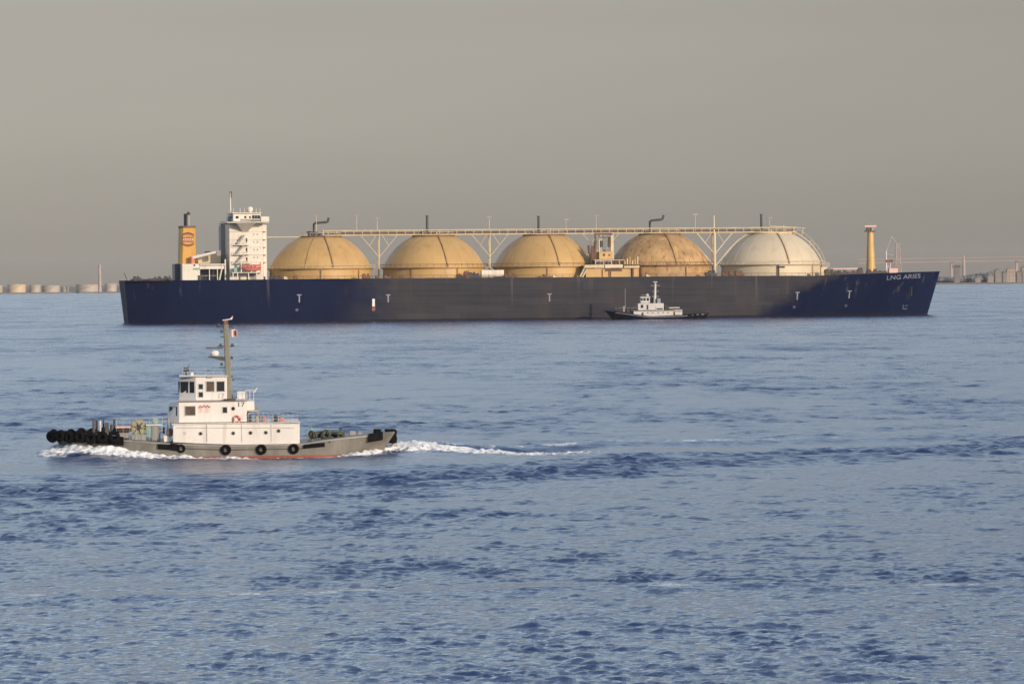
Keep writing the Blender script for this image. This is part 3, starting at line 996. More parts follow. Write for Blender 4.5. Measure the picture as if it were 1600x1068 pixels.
# ---- cargo manifold between the third and fourth domes
mf = empty('cargo_manifold', (0, 0, 0)); mf.parent = ship
def mbox(name, u0, u1, v0, v1, y0, y1, mt, bevel=0.0):
    xa, za = S(u0, v1, y0); xb2, zb2 = S(u1, v0, y0)
    return MB().box(xa, xb2, y0, y1, za, zb2).build(name, mt, mf, bevel=bevel)
mbox('house', 915, 998, 419, 434, -19, -11, M['ochre'], 0.1)
mbox('house_roof', 913, 944, 413.5, 418.6, -20, -10, M['cream'], 0.05)
mbox('house_roof', 945, 973, 413, 418.6, -20.4, -10, M['ivory'], 0.05)
mbox('house_roof', 975, 999, 415, 418.6, -20, -10, M['cream'], 0.05)
mbox('opening', 946, 972, 420, 423.5, -19.3, -18.9, M['rust'])
for u in (940.5, 951, 953.5):
    mbox('door_post', u, u + 1.2, 421 if u < 945 else 424, 434, -19.25, -18.9, M['rust'])
mbox('gallery', 929, 976, 405.5, 406.8, -18, -12, M['cream'])
for k in range(8):
    mbox('gallery_post', 930 + 6.2 * k, 930.9 + 6.2 * k, 406.8, 413.4, -17.8, -17.3, M['rust' if k % 2 else 'cream'])
mbox('pipe_bank', 932, 974, 409, 412.5, -17, -13, M['rust'])
mbox('control_house', 936, 958, 393, 405, -15, -9, M['ochre'], 0.1)
mbox('control_window', 943.5, 946.5, 389.5, 393, -15.1, -14.5, M['rust'])
mbox('control_window', 942.5, 945.5, 396, 400, -15.2, -14.9, M['rust'])
mbox('control_window', 951, 953.5, 397, 399.5, -15.2, -14.9, M['rust'])
mbox('frame_post', 930, 932, 364, 405, -14, -13, M['rust'])
mbox('frame_post', 954.5, 959, 363, 405, -14, -13, M['cream'])
mbox('frame_post', 936, 937.2, 375, 393, -14, -13.4, M['cream'])
mbox('frame_beam', 930, 958, 364, 367, -14.2, -12.8, M['rust'])
mbox('frame_beam', 937, 953, 370, 371.5, -14.1, -13, M['gear'])
mbox('vent_box', 939, 942.5, 376, 386, -13.5, -11.5, M['gear'])
mbox('vent_box', 951, 954, 370, 386, -13.5, -12, M['rust'])
# hose crane, rust red, folded beside the frame
mb = MB()
def PP(u, v, y): x, z = S(u, v, y); return (x, y, z)
mb.tube([PP(925, 413, -14), PP(925, 392, -14)], 1.0, 8)
mb.tube([PP(921, 396, -14.5), PP(920, 383, -14.5)], 0.55, 6)
mb.tube([PP(928, 398, -14.5), PP(931, 376, -14.5)], 0.55, 6)
mb.tube([PP(924, 402, -14.5), PP(926, 384, -14.5)], 0.45, 6)
mb.build('hose_crane', M['rust'], mf)
mb = MB()
mb.tube([PP(906, 432, -19.5), PP(914, 417, -19.5)], 0.35, 6)
mb.tube([PP(909, 434, -19.5), PP(917, 420, -19.5)], 0.35, 6)
mb.build('gangway_stair', M['cream'], mf)
for k in range(5):
    mbox('hatch', 905.5 + 1.6 * k, 907 + 1.6 * k, 427 - 2.5 * k, 432 - 2.5 * k, -19.2, -17.5, M['rust'])
for k in range(6):
    x, z = S(976 + 4.0 * k, 413, -17)
    MB().tube([(x, -17, z), (x, -17, z + 1.4 + 0.7 * (k % 3))], 0.3, 6).build('manifold_pipe', M['cream' if k % 2 else 'ochre'], mf)
for u in (988, 1001):
    x, z = S(u, 432, -19)
    MB().tube([(x, -19.4, z), (x, -19.4, z + 3.5)], 0.4, 6).build('manifold_pipe', M['rust'], mf)

# ---- deck clutter along the near deck edge
random.seed(12)
clut = empty('deck_fittings', (0, 0, 0)); clut.parent = ship
def fitting(u, w, h, mt, y=-20.6, name='winch'):
    x, _ = S(u, 435, y)
    z = deck_z(x) - 0.15
    mb = MB().box(x - w / 2, x + w / 2, y - 0.8, y + 0.8, z, z + h * 0.55)
    mb.tube([(x - w * 0.3, y - 0.9, z + h * 0.62), (x - w * 0.3, y + 0.9, z + h * 0.62)], h * 0.38, 8)
    mb.box(x + w * 0.1, x + w * 0.35, y - 0.5, y + 0.5, z, z + h)
    mb.build(name, mt, clut)
for u, w, h, mt in ((213, 2.2, 1.7, 'gear'), (218, 1.4, 1.2, 'gear'), (236, 1.5, 0.9, 'gear'), (246, 3.0, 1.4, 'gear'), (254, 4.0, 1.6, 'gear'), (262, 2.5, 1.7, 'gear'), (425, 2, 1.5, 'navyplain'), (433, 3.2, 1.6, 'gear'),
                    (446, 1.2, 1.2, 'cream'), (462, 1.2, 1.6, 'rust'), (572, 2.8, 1.9, 'rust'), (590, 1.4, 1.1, 'rust'), (605, 2.4, 1.3, 'rust'), (628, 1.5, 1.2, 'rust'), (730, 1.3, 2.6, 'rust'), (738, 2.6, 2.2, 'gear'), (745, 2, 1.8, 'navyplain'),
                    (793, 2.4, 1.3, 'rust'), (800, 3.2, 1.7, 'rust'), (852, 1.2, 1.3, 'rust'), (866, 1.3, 1.0, 'cream'), (1012, 1.4, 1.0, 'cream'), (1106, 2.0, 1.6, 'gear'), (1113, 2.6, 2.2, 'gear'), (1132, 2.0, 1.3, 'rust'), (1143, 1.2, 1.8, 'rust'), (1155, 3.0, 2.0, 'rust'), (1264, 0.9, 0.9, 'rust')):
    fitting(u, w, h, M[mt])
for u, w, h, y in ((1296, 3.6, 2.4, -16), (1303, 2.4, 1.6, -16), (1316, 4.0, 1.7, -14), (1328, 2.6, 1.2, -14), (1337, 2.6, 1.4, -13), (1345, 1.3, 2.4, -12), (1363, 4.5, 1.8, -10), (1371, 3.0, 1.2, -9), (1380, 2.2, 1.0, -8)):
    fitting(u, w, h, M['gear'], y, 'windlass')
# long safety rail on the deck edge, one piece each side of the manifold
for (ua, ub) in ((420, 900), (1003, 1290)):
    xa, _ = S(ua, 435, -21.4); xb2, _ = S(ub, 435, -21.4)
    mb = MB()
    nseg = int((xb2 - xa) / 2.4)
    P0 = [(xa + (xb2 - xa) * k / nseg, -21.4, deck_z(xa + (xb2 - xa) * k / nseg)) for k in range(nseg + 1)]
    mb.tube([(p[0], p[1], p[2] + 1.05) for p in P0], 0.05, 4)
    mb.tube([(p[0], p[1], p[2] + 0.55) for p in P0], 0.04, 4)
    for p in P0:
        mb.tube([p, (p[0], p[1], p[2] + 1.05)], 0.045, 4)
    mb.build('deck_rail', M['rust'], ship)
# deck-edge coaming band (dark gutter bar)
# white container-like box by the third dome
xa, z0 = S(752, 432, -20); xb2, z1 = S(787, 421.5, -20)
bx = MB().box(xa, xb2, -20.4, -17.6, z0, z1).build('white_locker', M['white'], ship, bevel=0.12)
for k in range(5):
    xx = xa + (xb2 - xa) * (k + 0.9) / 6
    MB().box(xx, xx + 0.1, -20.46, -20.3, z0 + 0.2, z1 - 0.2).build('locker_seam', M['cream'], bx)
# small white hut with dark hatch on the fifth dome's foot
xa, z0 = S(1217, 431, -18.8); xb2, z1 = S(1225, 414, -18.8)
hut = MB().box(xa, xb2, -19.2, -16.8, z0, z1).build('ladder_hut', M['ivory'], ship, bevel=0.08)
MB().box(xa - 0.1, xb2 + 0.1, -19.35, -18.6, z1 - 1.0, z1 - 0.3).build('hut_hatch', M['gear'], hut)
# fairing at the fore foot of the fifth dome
xa, z0 = S(1282, 431, -8); xb2, z1 = S(1297, 417, -8)
MB().prism([(xa, z0), (xb2 - 0.8, z0), (xb2 - 1.2, z0 + 1.6), (xa + 2.4, z1), (xa, z1)], -8.5, -3).build('fore_locker', M['ivory'], ship, bevel=0.1)
mb = MB()
x, z = S(1290, 413, -8)
mb.box(x - 1.5, x + 1.5, -8.2, -6, z - 1.0, z + 0.8)
mb.build('floodlight', M['steel'], ship)

# ---- accommodation block and bridge
YA, YB = -14.0, 12.0
ab = empty('accommodation', (0, 0, 0)); ab.parent = ship
def abox(name, u0, u1, v0, v1, y0, y1, mt, bevel=0.0, parent=None):
    xa, za = S(u0, v1, y0); xb2, zb2 = S(u1, v0, y0)
    return MB().box(xa, xb2, y0, y1, za, zb2).build(name, mt, parent or ab, bevel=bevel)
abox('block', 358.5, 411, 348.5, 439, YA, YB, M['white'], 0.15)
abox('front_wing', 411.2, 417, 351, 439, YA + 1.5, YB - 1, M['white'], 0.1)
for k, v in enumerate((361, 373.5, 385.5, 397.5, 409)):
    abox('deck_edge', 357.6, 417.6, v, v + 0.7, YA - 0.35, YB + 0.35, M['white'])
abox('bridge_deck', 355.5, 421, 346.2, 348.2, YA - 5.5, YB + 5.5, M['white'], 0.05)
br = abox('bridge', 365, 408, 333.5, 346, YA + 2, YB - 2, M['white'], 0.15)
abox('bridge_roof', 363.5, 409.5, 332, 333.4, YA + 1.2, YB - 1.2, M['white'])
abox('bridge_wing', 408.5, 421.3, 338.2, 346, YA - 5.6, YA - 1.0, M['white'], 0.1)
abox('bridge_wing', 356, 361, 338.5, 346, YB + 0.5, YB + 5.6, M['white'], 0.1)
# near wing console tapering underneath
xa, z1 = S(370, 348.4, YA - 4); xb2, _ = S(399, 348, YA - 4); _, z0 = S(385, 362, YA - 4)
MB().hexa([(xa + 2.4, YA - 0.2, z0), (xb2 - 2.2, YA - 0.2, z0), (xb2 - 2.2, YA + 0.5, z0), (xa + 2.4, YA + 0.5, z0),
           (xa, YA - 5.3, z1 - 0.05), (xb2, YA - 5.3, z1 - 0.05), (xb2, YA + 0.5, z1 - 0.05), (xa, YA + 0.5, z1 - 0.05)]).build('wing_bracket', M['white'], ab)
for u0, u1, v0, v1 in ((369, 373.5, 337.5, 341.5), (382.5, 385.5, 337.5, 341), (390, 392.5, 337.5, 341), (394.5, 398, 336.3, 341.5), (398.5, 402.5, 336.3, 341.5), (403, 407, 336.3, 341.5)):
    w_ = abox('window', u0, u1, v0, v1, YA + 1.92, YA + 2.1, M['glass'], parent=br)
for k in range(6):
    yy = YA + 4 + k * 3.2
    xw, zw0 = S(365, 341.5, yy); _, zw1 = S(365, 336.5, yy)
    xe = br.data.vertices[0].co.x
    MB().box(xe - 0.06, xe + 0.1, yy, yy + 2.2, zw0, zw1).build('window', M['glass'], br)
mb = MB()
xa, z = S(376, 344.5, YA - 5.4); xb2, _ = S(406, 344.5, YA - 5.4)
MB().box(xa, xb2, YA - 5.45, YA - 5.2, z - 0.1, z + 0.5).build('wing_dodger', M['steel'], ab)
for u, v in ((385.5, 376), (385.5, 391), (385.5, 406)):
    abox('window', u - 1.2, u + 1.2, v - 4, v + 3, YA - 0.06, YA + 0.1, M['glass'])
for v in (366, 378, 390, 402):
    for u in (397, 402.5):
        abox('window', u - 0.8, u + 0.8, v - 1.4, v + 1.4, YA - 0.05, YA + 0.1, M['steel'])
# outside stairs and galleries on the near side
for v in (382, 397, 411):
    abox('gallery', 366.5, 391, v, v + 1.0, YA - 1.8, YA - 0.02, M['white'])
for (ua, va, ub, vb) in ((368, 397, 380, 382), (368, 411, 380, 397), (370, 382, 380, 367), (369, 425, 381, 411)):
    x0_, z0_ = S(ua, va, YA - 1.2); x1_, z1_ = S(ub, vb, YA - 1.2)
    st = MB()
    st.hexa([(x0_, YA - 1.7, z0_), (x0_ + 0.7, YA - 1.7, z0_), (x0_ + 0.7, YA - 0.8, z0_), (x0_, YA - 0.8, z0_),
             (x1_, YA - 1.7, z1_), (x1_ + 0.7, YA - 1.7, z1_), (x1_ + 0.7, YA - 0.8, z1_), (x1_, YA - 0.8, z1_)])
    st.build('outside_stair', M['steel'], ab)
for u in (366.5, 373, 379, 385, 391):
    for (v0, v1) in ((377.5, 382), (392.5, 397), (406.5, 411)):
        abox('stanchion', u - 0.3, u + 0.3, v0, v1, YA - 1.75, YA - 1.65, M['white'])
for v in (377.5, 392.5, 406.5):
    abox('gallery_rail', 366.3, 391.2, v, v + 0.5, YA - 1.8, YA - 1.6, M['white'])
# boat deck, davits, doors
abox('boat_deck', 362, 410, 425, 426.5, YA - 5, YA - 0.02, M['white'])
for u in (377, 393, 407):
    abox('davit', u - 0.7, u + 0.7, 410, 425, YA - 3.4, YA - 2.4, M['fadedred' if u > 400 else 'white'])
for u in (364, 371, 388, 401):
    abox('deck_pillar', u - 0.7, u + 0.7, 426.5, 439, YA - 4.8, YA - 4.2, M['white'])
abox('door', 385.5, 389, 430, 438.5, YA - 0.08, YA + 0.1, M['gear'])
abox('door', 411.8, 414.5, 432, 438.5, YA + 1.42, YA + 1.6, M['gear'])
abox('door', 391, 401, 428, 438.5, YA - 0.08, YA + 0.1, M['steel'])
abox('green_locker', 365.5, 370, 418, 425, YA - 2.5, YA - 1, M['green'])
# aft side fittings in the shade, mast, radome
abox('aft_trunk', 345.5, 357.5, 352, 437, YB - 9, YB, M['steel'], 0.1)
abox('aft_light_box', 346, 352.5, 346, 356, YB + 1, YB + 4, M['white'], 0.1)
xm, zm0 = S(361, 346, -4); _, zm1 = S(361, 301, -4)
mast = MB().tube([(xm, -4, zm0 - 2), (xm, -4, zm0 + 5), (xm, -4, zm1)], [0.32, 0.24, 0.12], 8).build('radar_mast', M['white'], ab, smooth=True)
MB().box(xm - 1.4, xm + 1.0, -4.4, -3.6, zm0 + 3.2, zm0 + 3.6).build('radar_scanner', M['steel'], mast)
MB().box(xm - 0.3, xm + 0.6, -4.1, -3.9, zm1 - 1.8, zm1 + 0.4).build('signal_shape', M['pipe'], mast)
MB().box(xm - 0.9, xm + 0.5, -4.5, -3.5, zm0 - 1, zm0 + 1.8).build('mast_locker', M['steel'], mast)
x, z = S(391.5, 331.5, -6)
MB().lathe([(0, z - 0.6), (0.5, z - 0.5), (0.6, z), (1.05, z + 0.5), (1.15, z + 1.1), (0.8, z + 1.8), (0, z + 2.0)], (x, -6, 0), 14).build('radome', M['white'], ab, smooth=True)
for u in (366, 376, 383, 401, 407):
    x, z = S(u, 332, -8)
    MB().tube([(x, -8, z), (x, -8, z + 1.6)], 0.08, 5).build('roof_aerial', M['white'], ab)

# ---- engine casing and funnel
ec = empty('engine_casing', (0, 0, 0)); ec.parent = ship
def ebox(name, u0, u1, v0, v1, y0, y1, mt, bevel=0.0):
    xa, za = S(u0, v1, y0); xb2, zb2 = S(u1, v0, y0)
    return MB().box(xa, xb2, y0, y1, za, zb2).build(name, mt, ec, bevel=bevel)
ebox('casing', 284.5, 312, 412, 440, -13, 9, M['white'], 0.1)
ebox('aft_bulkhead', 273, 284, 412, 440, -4, 9, M['navyplain'], 0.1)
ebox('casing_step', 302.5, 311.5, 418.5, 421, -13.3, -12.9, M['green'])
ebox('casing_window', 302.5, 305, 413, 415.5, -13.2, -12.9, M['gear'])
ebox('casing_door', 309, 312.2, 430, 439, -13.2, -12.9, M['gear'])
ebox('canopy', 312.2, 351, 412, 414.2, -13.5, 8, M['white'], 0.05)
ebox('canopy_beam', 312.2, 350, 415.2, 420.5, -13.2, -12.4, M['white'], 0.03)
ebox('inner_wall', 313, 352, 420, 440, -6, -5.4, M['navyplain'])
for u in (326.5, 339):
    ebox('canopy_post', u, u + 1.2, 420, 440, -13, -12.6, M['white'])
ebox('canopy_tie', 314, 340, 430, 431, -12.9, -12.7, M['steel'])
xa, z0 = S(342, 440, -13); xb2, z1 = S(349, 412, -13)
MB().tube([(xa, -13, z0), (xb2 - 0.2, -13, z1)], 0.28, 6).build('canopy_strut', M['white'], ec)
x, z0 = S(351.8, 440, -13); x2, z1 = S(351.8, 405, -13)
MB().tube([(x, -13, z0), (x, -13, z1)], 0.3, 6).build('canopy_strut', M['white'], ec)
# stores crane boom
p0, p1 = PP(299, 403, -11), PP(343, 392.5, -11)
MB().tube([p0, p1], [0.62, 0.42], 8).build('crane_boom', M['white'], ec)
MB().tube([PP(300, 412, -11), PP(300, 401, -11)], 0.7, 8).build('crane_post', M['fadedred'], ec)
MB().box(p1[0] - 1.0, p1[0] + 0.4, -11.8, -10.2, p1[2] - 1.6, p1[2] + 0.2).build('crane_hook_block', M['steel'], ec)
ebox('deck_house', 308, 345, 397, 411.8, -4, 6, M['cream'], 0.1)
ebox('winch_house', 300, 308, 399, 411.8, -8, 0, M['rust'])
ebox('fan_housing', 322, 330, 392.5, 397, -3, 3, M['gear'], 0.2)
# funnel: tapered, oval-cornered tower
def funnel():
    y0, y1 = -9.0, 3.5
    xb0, zb0 = S(281.5, 413, y0); xb1, _ = S(306.5, 413, y0)
    xt0, zt1 = S(283.5, 356, y0); xt1, _ = S(306.0, 356, y0)
    def ring(xa, xb2, ya, yb, z, c):
        return [(xa + c, ya, z), (xb2 - c, ya, z), (xb2, ya + c, z), (xb2, yb - c, z), (xb2 - c, yb, z), (xa + c, yb, z), (xa, yb - c, z), (xa, ya + c, z)]
    vv = ring(xb0, xb1, y0, y1, zb0, 0.8) + ring(xt0, xt1, y0 + 0.2, y1 - 0.2, zt1, 0.8)
    ff = [tuple(range(8))[::-1], tuple(range(8, 16))] + [(k, (k + 1) % 8, 8 + (k + 1) % 8, 8 + k) for k in range(8)]
    f = MB().add(vv, ff).build('funnel', M['funnel'], ec)
    vv = ring(xt0 - 0.15, xt1 + 0.15, y0 + 0.05, y1 - 0.05, zt1, 0.8) + ring(xt0 - 0.15, xt1 + 0.15, y0 + 0.05, y1 - 0.05, zt1 + 0.7, 0.8)
    MB().add(vv, ff).build('funnel_rim', M['rust'], f)
    # emblem: upper arc, lettered middle bar, lower arc
    cx_, cz_ = S(294, 374, y0)
    def arc(rz, th, sgn, mt, nm):
        vv_, ff_ = [], []
        for k in range(11):
            t_ = -1 + 2 * k / 10
            zc_ = cz_ + sgn * (rz - 0.75 * t_ * t_)
            vv_ += [(cx_ + 2.1 * t_, y0 + 0.06 - 0.03, zc_ - th / 2), (cx_ + 2.1 * t_, y0 + 0.03, zc_ + th / 2)]
        for k in range(10):
            ff_.append((2 * k, 2 * k + 2, 2 * k + 3, 2 * k + 1))
        o_ = MB().add(vv_, ff_).build(nm, mt, f)
        sm = o_.modifiers.new('thickness', 'SOLIDIFY'); sm.thickness = 0.06
    arc(2.15, 0.75, 1, M['darkred'], 'emblem_arc')
    arc(2.15, 0.70, -1, M['darkred'], 'emblem_arc')
    MB().box(cx_ - 2.0, cx_ + 2.0, y0 - 0.02, y0 + 0.2, cz_ + 0.55, cz_ + 0.85).build('emblem_bar', M['darkred'], f)
    MB().box(cx_ - 2.0, cx_ + 2.0, y0 - 0.02, y0 + 0.2, cz_ - 0.85, cz_ - 0.55).build('emblem_bar', M['darkred'], f)
    MB().box(cx_ - 1.7, cx_ + 1.7, y0 - 0.02, y0 + 0.2, cz_ - 0.38, cz_ + 0.38).build('emblem_bar', M['pink'], f)
    for k in range(4):
        MB().box(cx_ - 1.45 + 0.8 * k, cx_ - 1.0 + 0.8 * k, y0 - 0.05, y0 + 0.1, cz_ - 0.25, cz_ + 0.25).build('emblem_letter', M['red'], f)
    MB().tube([PP(291, 357, -3), PP(291, 334, -3)], [0.75, 0.7], 10).build('exhaust_pipe', M['gear'], f, smooth=True)
    MB().tube([PP(295, 357, -4), PP(295, 336, -4)], [0.75, 0.7], 10).build('exhaust_pipe', M['steel'], f, smooth=True)
    MB().tube([PP(293, 336.5, -3.5), PP(296.5, 332, -3.5)], [0.6, 0.6], 10).build('exhaust_elbow', M['gear'], f, smooth=True)
    MB().lathe([(1.1, zt1 - 14), (1.1, zt1 - 11)], (xt1 - 0.2, y0 + 1.4, 0), 10).build('vent_cowl', M['rust'], f)
funnel()
# ---- stern details
sx, sz = S(199, 437, -8)
MB().tube([(sx, -8, sz - 0.5), (sx - 1.2, -8, sz + 2.4)], 0.12, 6).build('ensign_staff', M['gear'], ship)
xa, _ = S(196, 437, -20); xb2, _ = S(268, 437, -20)
MB().box(xa + 1.5, xb2, -20.8, -20.5, deck_z(xa) - 0.1, deck_z(xa) + 0.5).build('stern_bulwark', M['navyplain'], ship)

# ---- foremast and bow gear
fm = empty('foremast', (0, 0, 0)); fm.parent = ship
YF = -2.0
x, z0 = S(1360.5, 428, YF); _, z1 = S(1360.5, 362, YF)
MB().lathe([(1.75, z0 - 1), (1.75, z0 + 0.1), (1.5, z0 + 4), (1.05, z1), (0, z1)], (x, YF, 0), 16).build('mast_column', M['yellow'], fm, smooth=True)
MB().box(x - 1.9, x + 1.5, YF - 1.5, YF + 1.5, z1, z1 + 0.4).build('mast_platform', M['rust'], fm)
MB().box(x - 1.8, x - 0.6, YF - 1.2, YF - 0.2, z1 + 0.4, z1 + 1.4).build('mast_lamp', M['gear'], fm)
MB().box(x + 0.1, x + 1.1, YF - 1.2, YF - 0.2, z1 + 0.4, z1 + 1.5).build('mast_lamp', M['steel'], fm)
MB().box(x - 2.2, x + 2.2, YF - 0.3, YF + 0.3, z1 + 1.75, z1 + 2.3).build('mast_crossbar', M['pink'], fm)
MB().tube([(x, YF, z1), (x, YF, z1 + 3.2)], 0.16, 6).build('mast_top', M['steel'], fm)
MB().tube([(x - 1.75, YF - 0.6, z0), (x - 1.2, YF - 0.6, z1)], 0.12, 5).build('mast_ladder', M['rust'], fm)
for u, v, r in ((1385, 391, 0.22), (1391, 407, 0.16)):
    xx, zz0 = S(u, 428, YF); _, zz1 = S(u, v, YF)
    bm_ = MB().tube([(xx, YF, zz0), (xx, YF, zz1)], [r, r * 0.6], 6).build('bow_post', M['markwhite'], fm)
    MB().box(xx - 0.3, xx + 0.9, YF - 0.2, YF + 0.2, zz0 + 4.2, zz0 + 5.2).build('bow_bell', M['rust'], bm_)
xa, z0 = S(1388, 426.5, -6); xb2, z1 = S(1402, 419, -6)
MB().box(xa, xb2, -7, -5, z0, z1).build('fore_locker', M['pink'], fm, bevel=0.1)
# pale pipe rail over the foredeck
xa, z = S(1297, 420, -6); xb2, _ = S(1345, 420, -6)
MB().box(xa, xb2, -6.2, -5.8, z - 0.2, z + 0.25).build('foredeck_pipe', M['pink'], fm)
MB().box(xa, xb2, -5.2, -4.8, z - 2.0, z - 1.2).build('foredeck_pipe', M['steel'], fm)

# ---- lifeboat hanging in its davits: a thing of its own
lb = empty('lifeboat', (0, 0, 0))
ca, sa = math.cos(SHIP_A), math.sin(SHIP_A)
def ship_to_world(x, y, z):
    return (SHIP_C[0] + x * ca - y * sa, SHIP_C[1] + x * sa + y * ca, z)
x, z = S(392, 424, YA - 3)
lb.location = ship_to_world(x, YA - 3, z); lb.rotation_euler = (0, 0, SHIP_A)
secs = [(-3.5, 0.3, 1.0), (-3.0, 1.0, 0.45), (-1.5, 1.4, 0.1), (1.5, 1.4, 0.1), (3.0, 1.0, 0.4), (3.6, 0.25, 1.0)]
vv, ff = [], []
for (xx, hw, zb_) in secs:
    vv += [(xx, 0, zb_), (xx, -hw * 0.8, zb_ + 0.35), (xx, -hw, 1.25), (xx, -hw * 0.85, 2.0), (xx, 0, 2.45 if abs(xx) < 3.2 else 1.7), (xx, hw * 0.85, 2.0), (xx, hw, 1.25), (xx, hw * 0.8, zb_ + 0.35)]
for i in range(len(secs) - 1):
    for k in range(8):
        ff.append((i * 8 + k, i * 8 + (k + 1) % 8, (i + 1) * 8 + (k + 1) % 8, (i + 1) * 8 + k))
ff += [tuple(range(8)), tuple(range(47, 39, -1))]
MB().add(vv, ff).build('boat_hull', M['fadedred'], lb, smooth=True, angle=60)
MB().box(-3.3, 3.4, -1.46, -1.3, 1.15, 1.35).build('rubbing_strake', M['darkred'], lb)
for k in range(3):
    MB().box(-1.6 + 1.3 * k, -1.0 + 1.3 * k, -1.33, -1.2, 1.55, 1.85).build('porthole', M['glass'], lb)
tag(lb, 'faded red lifeboat slung beside the white block of the gas carrier', 'lifeboat')

# ------------------------------------------------------------------ tugs
def T(u, v, y):
    """image pixel coordinates -> metres in the near tug's frame (x to the bow, y to the near side)"""
    x = (-0.0746 + 0.012 * y) + (-0.05575 + 0.000165 * y) * (u - 350) + 0.0006 * (v - 713)
    z = (-0.2019 + 0.0461 * y) - 0.00068 * (u - 350) - (0.05592 - 0.000166 * y) * (v - 713)
    return x, z

tug = empty('tug_boat', (TUG_C[0], TUG_C[1], 0), TUG_A)
tag(tug, 'grey and white harbour tug numbered 17 steaming left in the foreground', 'tug')

def tug_b(x, z, hb=4.4, xf=14.9, xa=-14.9):
    zt = min(max(z / 1.9, -0.6), 1)
    xfz = xf - 2.3 * (1 - zt)
    xaz = xa + 2.0 * (1 - zt)
    if x > 3:
        t = min(1, max(0, (x - 3) / (xfz - 3)))
        return hb * max(0, 1 - t ** (2.6 + 0.8 * zt)) ** 0.62
    if x < -7:
        t = min(1, max(0, (-7 - x) / (-7 - xaz)))
        return hb * (1 - 0.45 * t ** 2.4)
    return hb

def tug_top(x):
    return float(np.interp(x, [-15, -13.8, -10.5, -8.3, -6.6, 0, 4.5, 9, 12, 15], [1.85, 1.78, 1.52, 1.30, 1.02, 1.0, 1.22, 1.62, 1.85, 2.0]))

def tug_hull(parent, mat, hb, xf, xa, top, zlo, kz, bfun):
    ns, nz = 64, 9
    tt = 0.5 - 0.5 * np.cos(np.linspace(0, 1, ns) * math.pi)
    vv, ff = [], []
    for i in range(ns):
        for side in (1, -1):
            for k in range(nz):
                zt = k / (nz - 1)
                xb_ = xf - 2.3 * kz * (1 - zt); xa_ = xa + 2.0 * kz * (1 - zt)
                x = xa_ + (xb_ - xa_) * tt[i]
                tp = top(x)
                z = zlo + (tp - zlo) * zt
                vv.append((x, side * max(0.02, bfun(x, z)), z))
    row = 2 * nz
    for i in range(ns - 1):
        for k in range(nz - 1):
            a = i * row + k; b2 = (i + 1) * row + k
            ff.append((a + 1, b2 + 1, b2, a))
            a += nz; b2 += nz
            ff.append((a, b2, b2 + 1, a + 1))
        ff.append((i * row + 2 * nz - 1, (i + 1) * row + 2 * nz - 1, (i + 1) * row + nz - 1, i * row + nz - 1))
    for k in range(nz - 1):
        ff.append((k, k + 1, nz + k + 1, nz + k))
    return MB().add(vv, ff).build('hull', mat, parent, smooth=True, angle=40)

m, n, l, b = new_mat('tug_hull_paint')
tcn = n.new('ShaderNodeTexCoord').outputs['Object']
sp = n.new('ShaderNodeSeparateXYZ'); l.new(tcn, sp.inputs[0])
g = _mixc(n, l, _ramp(n, l, _noise(n, l, tcn, 0.8, 5, 0.6, (1, 1, 0.4)), 0.35, 0.7), (0.135, 0.128, 0.112), (0.205, 0.192, 0.168))
g = _mixc(n, l, _math(n, l, 'MULTIPLY', _ramp(n, l, _noise(n, l, tcn, 2.0, 5, 0.6, (1, 1, 0.12)), 0.58, 0.75), 0.5), g, (0.12, 0.085, 0.06))
redz = _ramp(n, l, _math(n, l, 'ADD', sp.outputs[2], _math(n, l, 'MULTIPLY', _noise(n, l, tcn, 1.5, 3), 0.1)), 0.06, 0.12, 1.0, 0.0)
g = _mixc(n, l, redz, g, (0.22, 0.055, 0.035))
l.new(g, b.inputs['Base Color']); b.inputs['Roughness'].default_value = 0.5
TH = tug_hull(tug, m, 4.4, 14.9, -14.9, tug_top, -1.2, 1.0, tug_b)
# rubbing strake: dark band below the deck edge
def strake(x0, x1, dz, h, out, mat, name, nseg=40, bfun=tug_b, top=tug_top, parent=None, yside=1):
    vv, ff = [], []
    for k in range(nseg + 1):
        x = x0 + (x1 - x0) * k / nseg
        z = top(x) + dz
        y = bfun(x, z) 
        vv += [(x, yside * (y - 0.05), z - h / 2), (x, yside * (y + out), z - h / 2), (x, yside * (y + out), z + h / 2), (x, yside * (y - 0.05), z + h / 2)]
    for k in range(nseg):
        for j in range(4):
            ff.append((k * 4 + j, k * 4 + (j + 1) % 4, (k + 1) * 4 + (j + 1) % 4, (k + 1) * 4 + j))
    ff += [(0, 1, 2, 3), tuple(nseg * 4 + j for j in (3, 2, 1, 0))]
    return MB().add(vv, ff).build(name, mat, parent or TH)
strake(-13.0, 10.5, -0.10, 0.10, 0.08, M['steel'], 'rubbing_strake')
strake(-7.0, 4.5, -0.42, 0.06, 0.05, M['gear'], 'rubbing_strake')

def tbox(name, u0, u1, v0, v1, y0, y1, mt, parent=None, bevel=0.0, yref=None):
    yr = y1 if yref is None else yref
    xa, za = T(u0, v1, yr); xb2, zb2 = T(u1, v0, yr)
    return MB().box(xa, xb2, y0, y1, za, zb2).build(name, mt, parent or tug, bevel=bevel)

